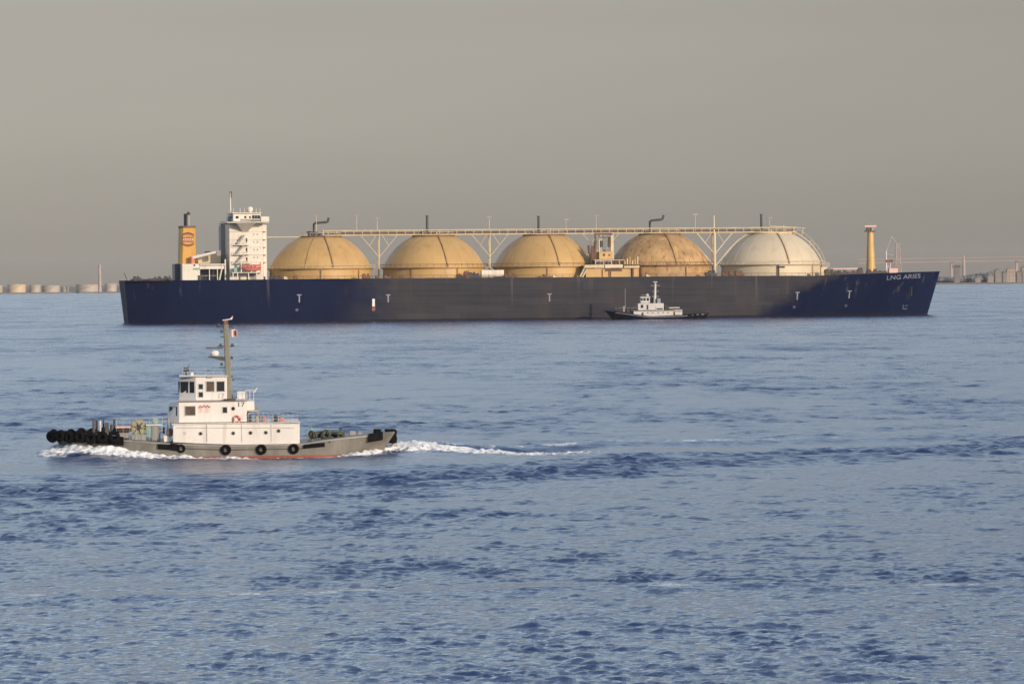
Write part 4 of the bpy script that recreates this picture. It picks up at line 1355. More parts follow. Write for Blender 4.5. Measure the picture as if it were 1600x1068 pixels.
# tier one: full-length white deckhouse, its foot follows the deck
def tier_one():
    y1 = 3.95
    pts_top = [(270, 662), (468, 660.5)]
    us = [270, 310, 350, 390, 430, 468]
    vb = [690.5, 692.5, 694, 694.8, 695, 694.5]
    xt = [T(u, 661.5, y1) for u in us]
    xb_ = [T(u, v, y1) for u, v in zip(us, vb)]
    poly = [(xt[0][0], xt[0][1])] + [(p[0], p[1]) for p in xb_] + [(xt[-1][0], xt[-1][1])]
    return MB().prism(poly, -3.95, y1).build('deckhouse', M['tugwhite'], tug, bevel=0.04)
dh = tier_one()
for u, v in ((289, 676), (313, 677), (364, 676.5), (391, 676), (415, 675.5), (435, 673)):
    x, z = T(u, v, 3.95)
    rm = Matrix.Rotation(R(-90), 3, 'X')
    r = 0.08 if u == 289 else 0.11
    mt = M['pink'] if u == 289 else M['glass']
    MB().lathe([(0, 0.02), (r, 0.02), (r, -0.1)], (x, 3.97, z), 14, rm).build('porthole', mt, dh)
    MB().torus((x, 3.97, z), r + 0.03, 0.035, rm, 14, 6).build('porthole_rim', M['steel'] if u != 289 else M['tugwhite'], dh)
tbox('deck_edge', 268, 469, 660.2, 661.8, -4.1, 4.1, M['tugwhite'], dh)
for u in (323, 378, 424):
    xq, zq0 = T(u, 692, 3.95); _, zq1 = T(u, 662.5, 3.95)
    MB().tube([(xq, 4.0, zq0 + 0.1), (xq, 4.0, zq1)], 0.022, 6).build('drain_pipe', M['tugwhite'] if u != 323 else M['railgrey'], dh)
xq, zq = T(276, 668, 3.95); xr_, zr_ = T(460, 668, 3.95)
MB().tube([(xq, 4.03, zq), (xr_, 4.03, zr_)], 0.014, 5).build('grab_rail', M['railgrey'], dh)
# tier two
t2 = tbox('upper_house', 279, 385, 627, 660.2, -3.0, 3.0, M['tugwhite'], bevel=0.05)
# its front is chamfered and in shade, with dark windows
xf0, zb_ = T(279, 660.2, 3.0); xf1, zt_ = T(264, 627, 1.5)
MB().hexa([(xf0, 3.0, zb_), (xf0, -3.0, zb_), (xf1 + 0.25, -1.9, zb_), (xf1 + 0.25, 1.9, zb_),
           (xf0, 3.0, zt_), (xf0, -3.0, zt_), (xf1, -1.7, zt_), (xf1, 1.7, zt_)]).build('front_bay', M['tugwhite'], t2)
def front_window(y0, y1, fr0, fr1, za, zb2, parent, xbase, xtip, yin, yout):
    pass
p_a = Vector((xf0, 3.0, 0)); p_b = Vector((xf1 + 0.1, 1.8, 0))
nrm = Vector((p_b.y - p_a.y, -(p_b.x - p_a.x), 0)).normalized()
if nrm.y < 0: nrm = -nrm
for (f0, f1) in ((0.12, 0.40), (0.55, 0.85)):
    q0 = p_a.lerp(p_b, f0) + nrm * 0.04; q1 = p_a.lerp(p_b, f1) + nrm * 0.04
    _, wz0 = T(270, 649, 2.4); _, wz1 = T(270, 635, 2.4)
    MB().hexa([(q0.x, q0.y, wz0), (q1.x, q1.y, wz0), (q1.x - nrm.x * .1, q1.y - nrm.y * .1, wz0), (q0.x - nrm.x * .1, q0.y - nrm.y * .1, wz0),
               (q0.x, q0.y, wz1), (q1.x, q1.y, wz1), (q1.x - nrm.x * .1, q1.y - nrm.y * .1, wz1), (q0.x - nrm.x * .1, q0.y - nrm.y * .1, wz1)]).build('window', M['glass'], t2)
def framed_window(u0, u1, v0, v1, y, parent, mt=None, nm='window'):
    w_ = tbox(nm, u0, u1, v0, v1, y - 0.05, y + 0.012, mt or M['glass'], parent, yref=y)
    xa, za = T(u0, v1, y); xb2, zb2 = T(u1, v0, y)
    fr = MB(); t_ = 0.06
    fr.box(xa + t_, xb2 - t_, y - 0.02, y + 0.04, za - t_, za); fr.box(xa + t_, xb2 - t_, y - 0.02, y + 0.04, zb2, zb2 + t_)
    fr.box(xa, xa + t_, y - 0.02, y + 0.042, za - t_, zb2 + t_); fr.box(xb2 - t_, xb2, y - 0.02, y + 0.042, za - t_, zb2 + t_)
    fr.build('window_frame', M['railgrey'], parent)
    return w_
wm = paint('curtained_glass', (0.10, 0.075, 0.055), 0.15, 0.3, 2.0)
framed_window(289, 304.5, 634.5, 648.5, 3.0, t2, wm)
framed_window(347.8, 354.2, 636, 644.5, 3.0, t2)
x, z = T(364, 638, 3.0)
MB().lathe([(0, 0.02), (0.16, 0.02), (0.16, -0.1)], (x, 3.02, z), 14, Matrix.Rotation(R(-90), 3, 'X')).build('porthole', M['glass'], t2)
tbox('foot_gutter', 343, 357.5, 659.2, 660.6, 2.98, 3.12, M['steel'], t2, yref=3.0)
tbox('roof_edge', 277.5, 386, 625.4, 627, -3.15, 3.15, M['tugwhite'], t2)
tbox('dark_grating', 350, 368, 623.0, 626.0, 2.0, 3.12, M['gear'], t2)

def lettering(s, u0, v1, w_px, h_px, y, mat, parent, name):
    vv, ff_ = text_mesh(s, h_px * 0.0552, w_px * 0.0552)
    x, z = T(u0, v1, y)
    ob = MB().add([(x - p[0], y + 0.02, z + p[1]) for p in vv], [f for f in ff_]).build(name, mat, parent)
    sm = ob.modifiers.new('thickness', 'SOLIDIFY'); sm.thickness = 0.015
    return ob
lettering('17', 372.0, 635, 10.0, 6.8, 3.0, M['black'], t2, 'hull_number')
# company mark: red script and two pale characters
x, z = T(310, 637, 3.0)
mk = MB()
pts = [(0, 0.0), (0.15, 0.18), (0.3, 0.02), (0.45, 0.22), (0.6, 0.06), (0.75, 0.2), (0.9, 0.05), (1.0, 0.1)]
mk.tube([(x - a, 3.03, z + c) for a, c in pts], 0.045, 5)
mk.build('company_mark', M['red'], t2)
for k, (du, w) in enumerate(((309.5, 7.5), (319, 8))):
    x, z = T(du, 644, 3.0); w *= 0.0552
    ch = MB()
    ch.box(x - w, x, 3.005, 3.02, z, z + 0.05); ch.box(x - w, x, 3.005, 3.02, z + 0.2, z + 0.25); ch.box(x - w, x, 3.005, 3.02, z + 0.36, z + 0.40)
    ch.box(x - w * 0.55, x - w * 0.42, 3.005, 3.025, z - 0.02, z + 0.42)
    ch.build('company_character', M['pink'], t2)
# wheelhouse
wh = tbox('wheelhouse', 305, 354, 588.5, 625.4, -2.3, 2.3, M['tugwhite'], bevel=0.05)
xw0, zb_ = T(305, 625.4, 2.3); xw1, zt_ = T(281, 588.5, 1.0)
MB().hexa([(xw0, 2.3, zb_), (xw0, -2.3, zb_), (xw1 + 0.1, -1.3, zb_), (xw1 + 0.1, 1.3, zb_),
           (xw0, 2.3, zt_), (xw0, -2.3, zt_), (xw1, -1.2, zt_), (xw1, 1.2, zt_)]).build('front_bay', M['tugwhite'], wh)
p_a = Vector((xw0, 2.3, 0)); p_b = Vector((xw1 + 0.05, 1.25, 0))
nrm = Vector((p_b.y - p_a.y, -(p_b.x - p_a.x), 0)).normalized()
if nrm.y < 0: nrm = -nrm
_, wz0 = T(292, 613.5, 2.0); _, wz1 = T(292, 596, 2.0)
for (f0, f1) in ((0.06, 0.34), (0.44, 0.92)):
    q0 = p_a.lerp(p_b, f0) + nrm * 0.04; q1 = p_a.lerp(p_b, f1) + nrm * 0.04
    MB().hexa([(q0.x, q0.y, wz0), (q1.x, q1.y, wz0), (q1.x - nrm.x * .1, q1.y - nrm.y * .1, wz0), (q0.x - nrm.x * .1, q0.y - nrm.y * .1, wz0),
               (q0.x, q0.y, wz1), (q1.x, q1.y, wz1), (q1.x - nrm.x * .1, q1.y - nrm.y * .1, wz1), (q0.x - nrm.x * .1, q0.y - nrm.y * .1, wz1)]).build('window', M['glass'], wh)
for k in range(3):
    yy = -1.05 + 0.75 * k
    MB().box(xw1 - 0.05, xw1 + 0.16, yy, yy + 0.6, wz0, wz1).build('window', M['glass'], wh)
for (u0, u1, v0, v1, mt) in ((310.3, 316.5, 600, 607.5, None), (310.3, 316.5, 612.5, 620, None), (322.3, 334, 596, 611.2, wm), (338.4, 350, 595.8, 611, None)):
    framed_window(u0, u1, v0, v1, 2.3, wh, mt)
lettering('17', 341.2, 622.5, 9.0, 7.6, 2.3, M['steel'], wh, 'hull_number')
tbox('wheelhouse_roof', 280, 356, 586.6, 588.5, -2.5, 2.45, M['tugwhite'], wh)
tbox('visor', 282, 300, 588.6, 590.5, -2.0, 2.0, M['steel'], wh)
# roof rail, searchlight, aerials
rl = MB()
for u in (285, 297, 309, 321, 333, 345):
    x, z = T(u, 587, 2.2)
    rl.tube([(x, 2.2, z), (x, 2.2, z + 0.5)], 0.014, 5)
xa, z = T(284, 577, 2.2); xb2, _ = T(347, 577, 2.2)
rl.tube([(xa, 2.2, z), (xb2, 2.2, z)], 0.014, 5)
rl.tube([(xa, 2.2, z - 0.25), (xb2, 2.2, z - 0.25)], 0.02, 5)
rl.build('roof_rail', M['railgrey'], wh)
x, z = T(290.5, 586, 1.0)
sl_ = MB()
sl_.tube([(x, 1, z), (x, 1, z + 0.35)], 0.06, 6)
sl_.tube([(x + 0.22, 1, z + 0.5), (x - 0.25, 1, z + 0.48)], [0.22, 0.15], 10)
sl_.tube([(x - 0.1, 1, z + 0.6), (x - 0.3, 1, z + 0.85)], 0.03, 5)
sl_.build('searchlight', M['pipe'], wh)
tbox('roof_box', 298, 302, 581, 586.6, 0.4, 1.0, M['tugwhite'], wh)
tbox('roof_box', 323, 331, 586.0, 590, 2.3, 2.42, M['steel'], wh, yref=2.3)
# after structures: engine-room vent, awning, boxes
tbox('aft_house', 385.2, 397, 626.5, 641, -2.5, 2.0, M['tugwhite'], bevel=0.03)
tbox('aft_platform', 385, 404.5, 640.5, 642.5, -2.4, 2.6, M['tan'])
tbox('white_locker', 370.2, 382.5, 611.5, 623.5, -0.5, 1.0, M['tugwhite'], bevel=0.03)
tbox('dark_vent', 383.3, 387, 615.5, 624, -0.3, 0.7, M['steel'], bevel=0.05)
# tan awning: curved
vv, ff = [], []
for k in range(9):
    a = math.pi * k / 8
    xx, zz = T(395 - 9 * math.cos(a), 650 - 9 * math.sin(a), 2.2)
    vv += [(xx, -1.5, zz), (xx, 2.3, zz)]
for k in range(8):
    ff.append((2 * k, 2 * k + 1, 2 * k + 3, 2 * k + 2))
aw = MB().add(vv, ff).build('awning', M['tan'], tug)
aw.modifiers.new('thickness', 'SOLIDIFY').thickness = 0.05
for (u0, u1, v0, v1, mt, y) in ((386.5, 392.5, 648.5, 660, 'gear', 2.6), (399, 403, 650, 660, 'tan', 2.4), (405.5, 410, 650, 660, 'steel', 2.4), (411.5, 415, 650, 659.5, 'fadedred', 2.6), (428, 434, 649, 660, 'gear', 2.2), (424, 428, 653, 657, 'steel', 2.2), (437, 444, 652, 660, 'fadedred', 2.0)):
    tbox('deck_box', u0, u1, v0, v1, y - 1.0, y, M[mt], dh, bevel=0.04)
rl = MB()
for k in range(11):
    u = 388 + 7.7 * k
    x, z = T(u, 660.2, 3.8)
    rl.tube([(x, 3.8, z), (x, 3.8, z + 0.85)], 0.013, 5)
for dz in (0.3, 0.58, 0.85):
    xa, z = T(386, 660.2, 3.8); xb2, _ = T(465.5, 660.2, 3.8)
    rl.tube([(xa, 3.8, z + dz), (xb2, 3.8, z + dz)], 0.012, 5)
rl.build('deck_rail', M['railgrey'], dh)
rl = MB()
for k in range(3):
    u = 384 + 6 * k
    x, z = T(u, 626, 1.9)
    rl.tube([(x, 1.9, z), (x, 1.9, z + 0.9)], 0.025, 5)
xa, z = T(383, 626, 1.9); xb2, _ = T(397, 626, 1.9)
rl.tube([(xa, 1.9, z + 0.9), (xb2, 1.9, z + 0.9)], 0.025, 5)
rl.tube([(xb2, 1.9, z + 0.7), (xb2 - 0.25, 1.9, z + 1.15)], 0.05, 5)
rl.build('aft_rail', M['tugwhite'], tug)
# mast
mast = MB()
x0_, z0_ = T(358, 624, 0); x1_, z1_ = T(352.5, 506, 0)
def mring(x, z, w, d): return [(x - w, -d, z), (x + w, -d, z), (x + w, d, z), (x - w, d, z)]
mo = MB().hexa(mring(x0_, z0_, 0.31, 0.34) + mring(x1_, z1_, 0.22, 0.24)).build('mast', M['olive'], tug, bevel=0.08)
MB().box(x1_ - 0.18, x1_ + 0.18, -0.2, 0.2, z1_, z1_ + 0.3).build('mast_cap', M['rust'], mo)
for (v, ua, ub) in ((511, 338, 364), (541, 339, 366), (526, 344, 352), (574, 342, 352), (594, 352, 366)):
    xa, z = T(ua, v, 0.3); xb2, _ = T(ub, v, 0.3)
    MB().tube([(xa, 0.1, z), (xb2, 0.1, z)], 0.05, 6).build('crossarm', M['pipe'], mo)
for (u, v) in ((341, 510), (344.5, 541), (363, 541), (346, 561), (362, 561), (346, 571), (361, 590), (346, 520)):
    x, z = T(u, v, 0.3)
    MB().lathe([(0, 0), (0.10, 0), (0.12, 0.12), (0.10, 0.24), (0, 0.26)], (x, 0.15, z), 10).build('navigation_lamp', M['pipe'], mo)
# radar on its bracket
xa, z = T(325, 558, 0.2); xb2, _ = T(350, 558, 0.2)
rp = MB().hexa([(xa, -0.4, z - 0.02), (xb2, -0.3, z - 0.35), (xb2, 0.4, z - 0.35), (xa, 0.4, z - 0.02), (xa, -0.4, z + 0.1), (xb2, -0.4, z + 0.02), (xb2, 0.4, z + 0.02), (xa, 0.4, z + 0.1)]).build('radar_bracket', M['pipe'], mo)
x, z = T(335, 555.5, 0.2)
MB().lathe([(0, -0.05), (0.34, 0.0), (0.42, 0.2), (0.30, 0.42), (0, 0.5)], (x, 0.1, z), 16).build('radar_dome', M['tugwhite'], rp, smooth=True)
MB().box(x - 0.75, x + 0.75, 0.0, 0.18, z + 0.62, z + 0.74).build('radar_scanner', M['pipe'], rp)
# wind vane on the masthead
x, z = T(352.5, 500.5, 0)
wv = MB()
wv.tube([(x, 0, z1_ + 0.25), (x, 0, z + 0.05)], 0.03, 6)
wv.tube([(x + 0.30, 0, z + 0.02), (x - 0.35, 0, z + 0.10)], [0.04, 0.06], 6)
wv.add([(x - 0.30, 0.015, z + 0.08), (x - 0.62, 0.015, z + 0.42), (x - 0.55, 0.015, z + 0.08), (x - 0.30, -0.015, z + 0.08), (x - 0.62, -0.015, z + 0.42), (x - 0.55, -0.015, z + 0.08)], [(0, 1, 2), (5, 4, 3), (0, 3, 4, 1), (1, 4, 5, 2), (2, 5, 3, 0)])
wv.build('wind_vane', M['tugwhite'], mo)
# flag: white with a red square, its halyard arm
def flagpart(u0, u1, v0, v1, mt, name, parent, off):
    vv, ff = [], []
    N = 8
    for k in range(N + 1):
        u = u0 + (u1 - u0) * k / N
        for v in (v0, v1):
            x, z = T(u, v, 0.2)
            vv.append((x, 0.2 + off + 0.07 * math.sin((u - 360) * 0.75), z + 0.02 * math.sin(u)))
    for k in range(N):
        ff.append((2 * k, 2 * k + 1, 2 * k + 3, 2 * k + 2))
    o_ = MB().add(vv, ff).build(name, mt, parent)
    o_.modifiers.new('thickness', 'SOLIDIFY').thickness = 0.012
    return o_
fl = flagpart(359.3, 370.5, 514.5, 526, M['flagwhite'], 'flag', mo, 0.0)
flagpart(364.5, 368.8, 516.5, 524.5, M['darkred'], 'flag_square', fl, 0.03)
# fenders: tyres along the side
def tyre(x, z, ro, ri, parent, name='tyre', yside=1, bfun=tug_b, out=0.14):
    y = bfun(x, z)
    dxy = (bfun(x + 0.1, z) - bfun(x - 0.1, z)) / 0.2
    nx, ny = -dxy, 1.0
    ln = math.hypot(nx, ny); nx, ny = nx / ln, ny / ln
    nv = Vector((nx, ny * yside, 0))
    rm = nv.to_track_quat('Z', 'Y').to_matrix()
    c = Vector((x, y * yside, z)) + nv * out
    return MB().torus(c, (ro + ri) / 2, (ro - ri) / 2, rm, 22, 8).build(name, M['black'], parent, smooth=True, angle=180)
for u, v, ro in ((283, 700.5, 0.36), (352.5, 702.5, 0.46), (408, 702, 0.46), (458.8, 701, 0.46)):
    x, z = T(u, v, 4.5)
    tyre(x, z, ro, 0.17, TH)
    MB().tube([(x, tug_b(x, z) + 0.16, z + ro), (x, tug_b(x, z) + 0.05, tug_top(x))], 0.025, 5).build('chain', M['gear'], TH)
x0_, z = T(474, 696.5, 4.5); x1_, _ = T(507, 693.5, 4.5)
def bar_fender(ua, va, ub, vb, hgt, out, name):
    xa, za = T(ua, va, 4.4); xb2, zb2 = T(ub, vb, 4.4)
    vv, ff = [], []
    N = 10
    for k in range(N + 1):
        x = xa + (xb2 - xa) * k / N; z = za + (zb2 - za) * k / N
        y = tug_b(x, z)
        vv += [(x, y - 0.1, z - hgt / 2), (x, y + out, z - hgt / 2 + 0.04), (x, y + out, z + hgt / 2 - 0.04), (x, y - 0.1, z + hgt / 2)]
    for k in range(N):
        for j in range(4):
            ff.append((k * 4 + j, (k + 1) * 4 + j, (k + 1) * 4 + (j + 1) % 4, k * 4 + (j + 1) % 4))
    ff += [(3, 2, 1, 0), tuple(N * 4 + j for j in range(4))]
    return MB().add(vv, ff).build(name, M['black'], TH)
bar_fender(474, 697.5, 507.5, 694.5, 0.40, 0.16, 'bar_fender')
bar_fender(246.5, 697, 266, 698, 0.50, 0.2, 'bar_fender')
bar_fender(266.5, 697, 280, 699, 0.62, 0.24, 'bar_fender')
bar_fender(577, 685, 600, 681.5, 0.75, 0.30, 'stern_fender')
# small scupper holes on the fore hull
for u, v, r in ((196, 687, 0.13), (209, 688.5, 0.09), (235, 691, 0.09), (515, 690, 0.08)):
    x, z = T(u, v, 4.2)
    y = tug_b(x, z)
    MB().lathe([(0, 0.03), (r, 0.03), (r, -0.15)], (x, y + 0.02, z), 12, Matrix.Rotation(R(-90), 3, 'X')).build('fairlead', M['gear'], TH)
# big bow tyres in a row round the bow
bow_pts = []
xs_ = np.linspace(14.75, 8.2, 60)
prev = None; acc = 0; last = -10
for yside in (1, -1):
    acc = 0; prev = None; last = -10
    for x in np.linspace(14.89, 8.9, 400):
        p = (x, tug_b(x, 1.9))
        if prev: acc += math.hypot(p[0] - prev[0], p[1] - prev[1])
        prev = p
        if acc - last > 1.02:
            last = acc
            bow_pts.append((x, yside))
for i, (x, ys) in enumerate(bow_pts):
    zz = 1.72 + 0.035 * ((i * 37) % 5)
    tyre(min(x, 14.82), zz, 0.50 + 0.02 * ((i * 23) % 4), 0.17, TH, 'bow_tyre', ys, out=0.22)
strake(8.6, 14.86, -0.15, 0.75, 0.10, M['black'], 'bow_rubber', 60)
strake(8.6, 14.86, -0.15, 0.75, 0.10, M['black'], 'bow_rubber', 60, yside=-1)
# stern roller fender
for (u, v, r, hh) in ((590, 678, 0.34, 0.9), (600, 680, 0.25, 0.6), (607, 677, 0.30, 0.8)):
    x, z = T(u, v, 0.5)
    MB().tube([(x, 0.5, z - hh / 2), (x, 0.5, z + hh / 2)], r, 10).build('stern_bollard', M['black'], tug)
x, z = T(613.5, 681, 0)
MB().lathe([(0, -0.65), (0.38, -0.6), (0.42, -0.2), (0.36, 0.1), (0.42, 0.4), (0.32, 0.6), (0, 0.65)], (x, 0.3, z), 12).build('stern_roller', M['black'], tug, smooth=True)
MB().box(x + 0.15, x + 1.2, -2.0, 2.0, z - 0.25, z + 0.22).build('stern_fender', M['black'], tug, bevel=0.18)
# foredeck gear
def drum(u, v, r, w, mt, y, name):
    x, z = T(u, v, y)
    d_ = MB().lathe([(0, -w), (r, -w), (r, -w * 0.75), (r * 0.6, -w * 0.72), (r * 0.6, w * 0.72), (r, w * 0.75), (r, w), (0, w)], (x, y - w, z), 20, Matrix.Rotation(R(-90), 3, 'X')).build(name, mt, tug, smooth=True, angle=40)
    return d_
wd = drum(216, 667.5, 0.66, 0.6, M['winch'], 2.2, 'winch')
tbox('winch_base', 206, 228, 678, 688, 0.2, 2.6, M['steel'], wd)
x, z = T(216, 667.5, 2.2)
MB().lathe([(0, 0.06), (0.20, 0.06), (0.24, 0.0), (0.24, -0.1)], (x, 2.22, z), 14, Matrix.Rotation(R(-90), 3, 'X')).build('winch_hub', M['gear'], wd)
for k in range(6):
    a = R(60 * k + 12)
    MB().tube([(x + 0.22 * math.cos(a), 2.24, z + 0.22 * math.sin(a)), (x + 0.62 * math.cos(a), 2.24, z + 0.62 * math.sin(a))], 0.035, 5).build('winch_spoke', M['gear'], wd)
tbox('winch_motor', 228, 236, 662, 682, 0.6, 2.3, M['green'], wd, bevel=0.04)
tbox('green_locker', 237, 250, 664.5, 688, 0.0, 2.4, M['steel'], bevel=0.04)
tbox('locker_lid', 228, 253, 663, 665, -0.2, 2.6, M['tugwhite'])
tbox('green_vent', 238, 247, 652, 663, -0.5, 0.8, M['green'], bevel=0.05)
tbox('white_box', 255.5, 268, 679.5, 690, 0, 3.2, M['tugwhite'], bevel=0.04)
tbox('fore_post', 254, 257, 667, 677, 2.0, 2.6, M['gear'])
x, z = T(265.5, 675, 3.4)
MB().lathe([(0, 0.02), (0.3, 0.02), (0.34, -0.1), (0.3, -0.3), (0, -0.3)], (x, 3.4, z), 14, Matrix.Rotation(R(-90), 3, 'X')).build('hose_reel', M['rust'], tug)
for (u0, u1, v0, v1, y, mt) in ((144.5, 148.5, 655.5, 668, 1.6, 'pipe'), (149.5, 153, 656, 668, 0.6, 'gear'), (160.5, 163, 655, 668, 2.0, 'gear'), (164, 170, 660, 672, 2.4, 'pipe'), (177, 180, 655.5, 668, 1.2, 'gear'), (172, 176, 663, 670, 2.6, 'gear'), (155.5, 158, 657, 666, 0.2, 'tugwhite')):
    tbox('bollard', u0, u1, v0, v1 + 8, y - 0.3, y, M[mt], bevel=0.04)
tbox('boat_cradle', 182, 204, 665.5, 668.5, 0.4, 2.4, M['pink'])
tbox('boat_cradle', 184, 205, 669.5, 674, 0.6, 2.6, M['gear'])
tbox('boat_cradle', 186, 202, 674, 684, 0.6, 2.2, M['steel'])
rl = MB()
for k in range(9):
    u = 182 + 10.2 * k
    x, z = T(u, 654.5 - k * 0.4, 2.8)
    rl.tube([(x, 2.8, 1.2), (x, 2.8, z)], 0.013, 5)
xa, z0_ = T(181, 654.8, 2.8); xb2, z1_ = T(264, 651, 2.8)
rl.tube([(xa, 2.8, z0_), (xb2, 2.8, z1_)], 0.016, 5)
rl.tube([(xa, 2.8, z0_ - 0.35), (xb2, 2.8, z1_ - 0.35)], 0.013, 5)
rl.build('foredeck_rail', M['railgrey'], tug)
# ladder posts by the front of the house
for u, y in ((262, 2.6), (267, 2.2)):
    x, z0_ = T(u, 690, y); _, z1_ = T(u, 650, y)
    MB().tube([(x, y, z0_), (x, y, z1_)], 0.04, 6).build('ladder_post', M['steel'], tug)
tbox('bridge_front_rail', 263, 279, 655, 656, 1.0, 1.6, M['steel'])
# aft deck gear: tow hook frame and a heap of rope (the heap lies loose)
tbox('tow_frame', 486, 489, 668, 688, 1.6, 1.9, M['green'])
tbox('tow_frame', 486, 534, 669, 670.6, 1.5, 1.8, M['green'])
tbox('tow_frame', 531, 534, 668, 685, 1.6, 1.9, M['gear'])
tbox('aft_hatch', 480, 487, 676, 687, 0.6, 1.4, M['tugwhite'])
tbox('aft_bitt', 547, 556, 673.5, 685, 1.0, 1.6, M['steel'])
tbox('aft_bitt', 560, 566, 675, 684, 1.0, 1.6, M['steel'])
rp = empty('rope_heap', (0, 0, 0))
random.seed(5)
cT, sT = math.cos(TUG_A), math.sin(TUG_A)
x, z = T(510, 685, 2.2)
rp.location = (TUG_C[0] + x * cT - 2.0 * sT, TUG_C[1] + x * sT + 2.0 * cT, z)
rp.rotation_euler = (0, 0, TUG_A)
for k in range(13):
    cx_ = -1.25 + 0.21 * k
    rr = 0.20 + 0.14 * random.random()
    tilt = Matrix.Rotation(R(15 + 75 * random.random()), 3, 'X') @ Matrix.Rotation(R(random.uniform(-50, 50)), 3, 'Y')
    MB().torus((cx_, random.uniform(-0.3, 0.45), rr * 0.9 + 0.08), rr, 0.085 + 0.05 * random.random(), tilt, 16, 6).build('coil', M['rope'], rp, smooth=True, angle=180)
tag(rp, 'dark green coils of rope on the after deck of tug 17', 'rope')
# lifebuoy on the house side
lbx, lbz = T(369.3, 655, 3.0)
lbo = empty('lifebuoy', (TUG_C[0] + lbx * cT - 3.08 * sT, TUG_C[1] + lbx * sT + 3.08 * cT, lbz), TUG_A)
rm = Matrix.Rotation(R(-90), 3, 'X')
MB().torus((0, 0, 0), 0.28, 0.085, rm, 24, 8).build('ring', M['red'], lbo, smooth=True, angle=180)
for k in range(4):
    a = R(45 + 90 * k)
    MB().box(0.28 * math.cos(a) - 0.06, 0.28 * math.cos(a) + 0.06, -0.095, 0.095, 0.28 * math.sin(a) - 0.06, 0.28 * math.sin(a) + 0.06).build('band', M['pink'], lbo)
tag(lbo, 'red lifebuoy hung on the white house of tug 17', 'lifebuoy')

# ------------------------------------------------------------------ the far tug beside the carrier
T2C = (50.714, 1331.9)
T2A = R(183)
def Q(u, v, y):  # image pixel coordinates -> metres in the far tug's frame
    x = (-0.4237 + 0.0909 * y) + (-0.22272 + 0.000166 * y) * (u - 1030) + 0.00195 * (v - 498.5)
    z = (-0.0529 + 0.01154 * y) - 0.00218 * (u - 1030) - (0.22196 - 0.000166 * y) * (v - 498.5)
    return x, z
tg2 = empty('tug_boat', (T2C[0], T2C[1], 0), T2A)
tag(tg2, 'small white tug with dark blue hull lying alongside the gas carrier', 'tug')
def t2_b(x, z):
    zt = min(max(z / 2.6, -0.5), 1)
    xf = 18.2 - 3.2 * (1 - zt); xa = -17.6 + 0.8 * (1 - zt)
    if x > 5:
        t = min(1, (x - 5) / (xf - 5)); return 4.7 * max(0, 1 - t ** (1.9 + zt)) ** 0.7
    if x < -9:
        t = min(1, (-9 - x) / (-9 - xa)); return 4.7 * (1 - 0.4 * t ** 2)
    return 4.7
def t2_top(x): return float(np.interp(x, [-18, -13, -8, 3, 9, 13, 17, 19], [1.95, 1.85, 1.35, 1.05, 1.9, 2.5, 3.0, 3.25]))
nav2 = paint('far_tug_navy', (0.002, 0.005, 0.022), 0.6, 0.2, 0.4)
nav2.node_tree.nodes['Principled BSDF'].inputs['Specular IOR Level'].default_value = 0.05
h2 = tug_hull(tg2, nav2, 4.7, 18.2, -17.6, t2_top, -1.0, 1.2, t2_b)
strake(-16.5, 15, -0.4, 0.18, 0.12, M['steel'], 'rubbing_strake', 40, t2_b, t2_top, h2)
def qbox(name, u0, u1, v0, v1, y0, y1, mt, parent=None, bevel=0.0):
    xa, za = Q(u0, v1, y1); xb2, zb2 = Q(u1, v0, y1)
    return MB().box(xa, xb2, y0, y1, za, zb2).build(name, mt, parent or tg2, bevel=bevel)
w2 = paint('far_tug_white', (0.52, 0.51, 0.50), 0.5, 0.08, 0.5, streak=0.3, rust=0.15)
d1 = qbox('deckhouse', 990, 1053, 485.5, 494.5, -4, 4, w2, bevel=0.08)
qbox('deckhouse', 1053.2, 1066, 483.5, 492, -3.2, 3.2, w2, bevel=0.08)
qbox('deck_edge', 989, 1067, 484.6, 485.5, -4.2, 4.2, w2, d1)
qbox('door', 1002.5, 1005.5, 488, 493.8, 3.9, 4.05, M['gear'], d1)
qbox('door', 1052, 1055, 487, 492, 3.9, 4.06, M['rust'], d1)
for u in (1012, 1020, 1028, 1036, 1044):
    qbox('porthole', u - 0.8, u + 0.8, 487.5, 489.2, 3.9, 4.05, M['gear'], d1)
u2 = qbox('upper_house', 997, 1037, 473.5, 484.5, -3, 3, w2, bevel=0.08)
qbox('upper_house_step', 1025, 1037, 478, 484.5, -3.1, 3.2, w2, u2)
qbox('window', 1001.2, 1005.2, 476, 481, 2.9, 3.06, M['glass'], u2)
qbox('door', 1010.3, 1013, 476, 483.5, 2.9, 3.06, M['gear'], u2)
qbox('window', 1026, 1035.5, 481.3, 483.6, 3.1, 3.26, M['gear'], u2)
wh2 = qbox('wheelhouse', 1001, 1015.5, 464, 473.4, -2.3, 2.3, w2, bevel=0.08)
for u0, u1 in ((1001.6, 1004), (1005.2, 1008.8), (1010.6, 1014)):
    qbox('window', u0, u1, 465.5, 469.8, 2.2, 2.36, M['glass'], wh2)
qbox('wheelhouse_roof', 1000.5, 1016.5, 463, 464, -2.6, 2.6, w2, wh2)
qbox('roof_rail', 1002, 1014.5, 460.3, 460.9, 1.9, 2.0, M['steel'], wh2)
x, z = Q(1011.5, 463, 0)
MB().lathe([(0, 0), (0.5, 0.1), (0.55, 0.5), (0.3, 0.95), (0, 1.0)], (x, 0, z), 12).build('radar_dome', w2, wh2, smooth=True)
qbox('funnel', 1017, 1021, 466, 473.4, -2.2, -1, M['gear'])
qbox('funnel', 1027, 1032, 466, 478, -2, 1.5, M['steel'], bevel=0.1)
x, z0_ = Q(1023, 474, 0); x1_, z1_ = Q(1024, 442, 0)
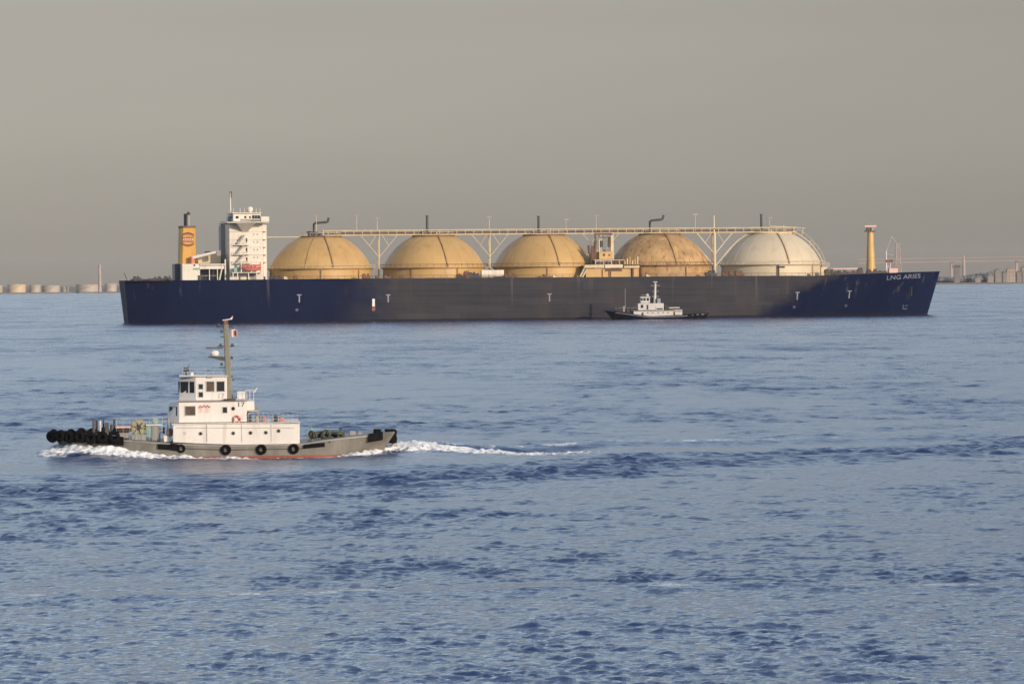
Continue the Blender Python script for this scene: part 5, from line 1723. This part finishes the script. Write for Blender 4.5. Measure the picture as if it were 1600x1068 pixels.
m2 = MB().tube([(x, 0, z0_), (x1_, 0, z1_)], [0.5, 0.32], 8).build('mast', w2, tg2)
for v, w in ((446, 1.6), (455, 1.1), (463, 1.2)):
    _, z = Q(1023.5, v, 0)
    MB().box(x1_ - w, x1_ + w, -0.12, 0.12, z - 0.1, z + 0.12).build('crossarm', M['steel'], m2)
_, z = Q(1024, 441, 0)
MB().box(x1_ - 0.7, x1_ + 0.7, -0.1, 0.1, z, z + 0.3).build('radar_scanner', w2, m2)
x, z0_ = Q(977, 484, 0); _, z1_ = Q(977, 450, 0)
MB().tube([(x, 0, z0_ - 1), (x, 0, z1_)], [0.12, 0.08], 5).build('fore_staff', M['steel'], tg2)
for u, v0, v1, mt in ((975, 478, 487, 'steel'), (981, 480, 489, 'gear'), (987.5, 480, 489, 'gear'), (962, 480, 484, 'markfaded')):
    qbox('deck_gear', u - 1.6, u + 1.6, v0, v1, -0.8, 1.2, M[mt], bevel=0.08)
qbox('fore_rail', 966, 996, 480.3, 481, 2.4, 2.5, M['steel'])
for u0, u1, v0, v1, mt in ((1039, 1043, 476, 485, 'gear'), (1045, 1062, 479.8, 481, 'white'), (1045, 1053, 481.5, 484.3, 'rust'), (1058, 1063, 481, 484, 'gear')):
    qbox('deck_box', u0, u1, v0, v1, 0, 2, M[mt])
for u in (1078, 1086, 1094, 1102):
    x, z = Q(u, 494, 4.6)
    y = t2_b(x, z)
    MB().torus((x, y + 0.2, z), 0.55, 0.25, Matrix.Rotation(R(-90), 3, 'X'), 14, 6).build('tyre', M['black'], h2, smooth=True, angle=180)
x, z = Q(946, 486, 0)
MB().tube([(x + 0.6, 0, z + 0.3), (x - 4, 0, z - 0.2)], [0.5, 0.9], 8).build('bow_fender', M['navyplain'], h2)

# ------------------------------------------------------------------ haze
mb = MB().box(-9500, 9500, -400, 9600, -4.0, 70)
hz = mb.build('haze', None or M['white'])
hm = bpy.data.materials.new('haze_air')
hm.use_nodes = True
hn, hl = hm.node_tree.nodes, hm.node_tree.links
hn.clear()
ho = hn.new('ShaderNodeOutputMaterial')
pv = hn.new('ShaderNodeVolumePrincipled')
pv.inputs['Color'].default_value = (0.90, 0.86, 0.82, 1)
pv.inputs['Density'].default_value = 2.5e-5
pv.inputs['Anisotropy'].default_value = 0.0
hl.new(pv.outputs[0], ho.inputs['Volume'])
hz.data.materials.clear()
hz.data.materials.append(hm)
tag(hz, 'thin brownish winter haze over the bay', 'haze', kind='stuff')
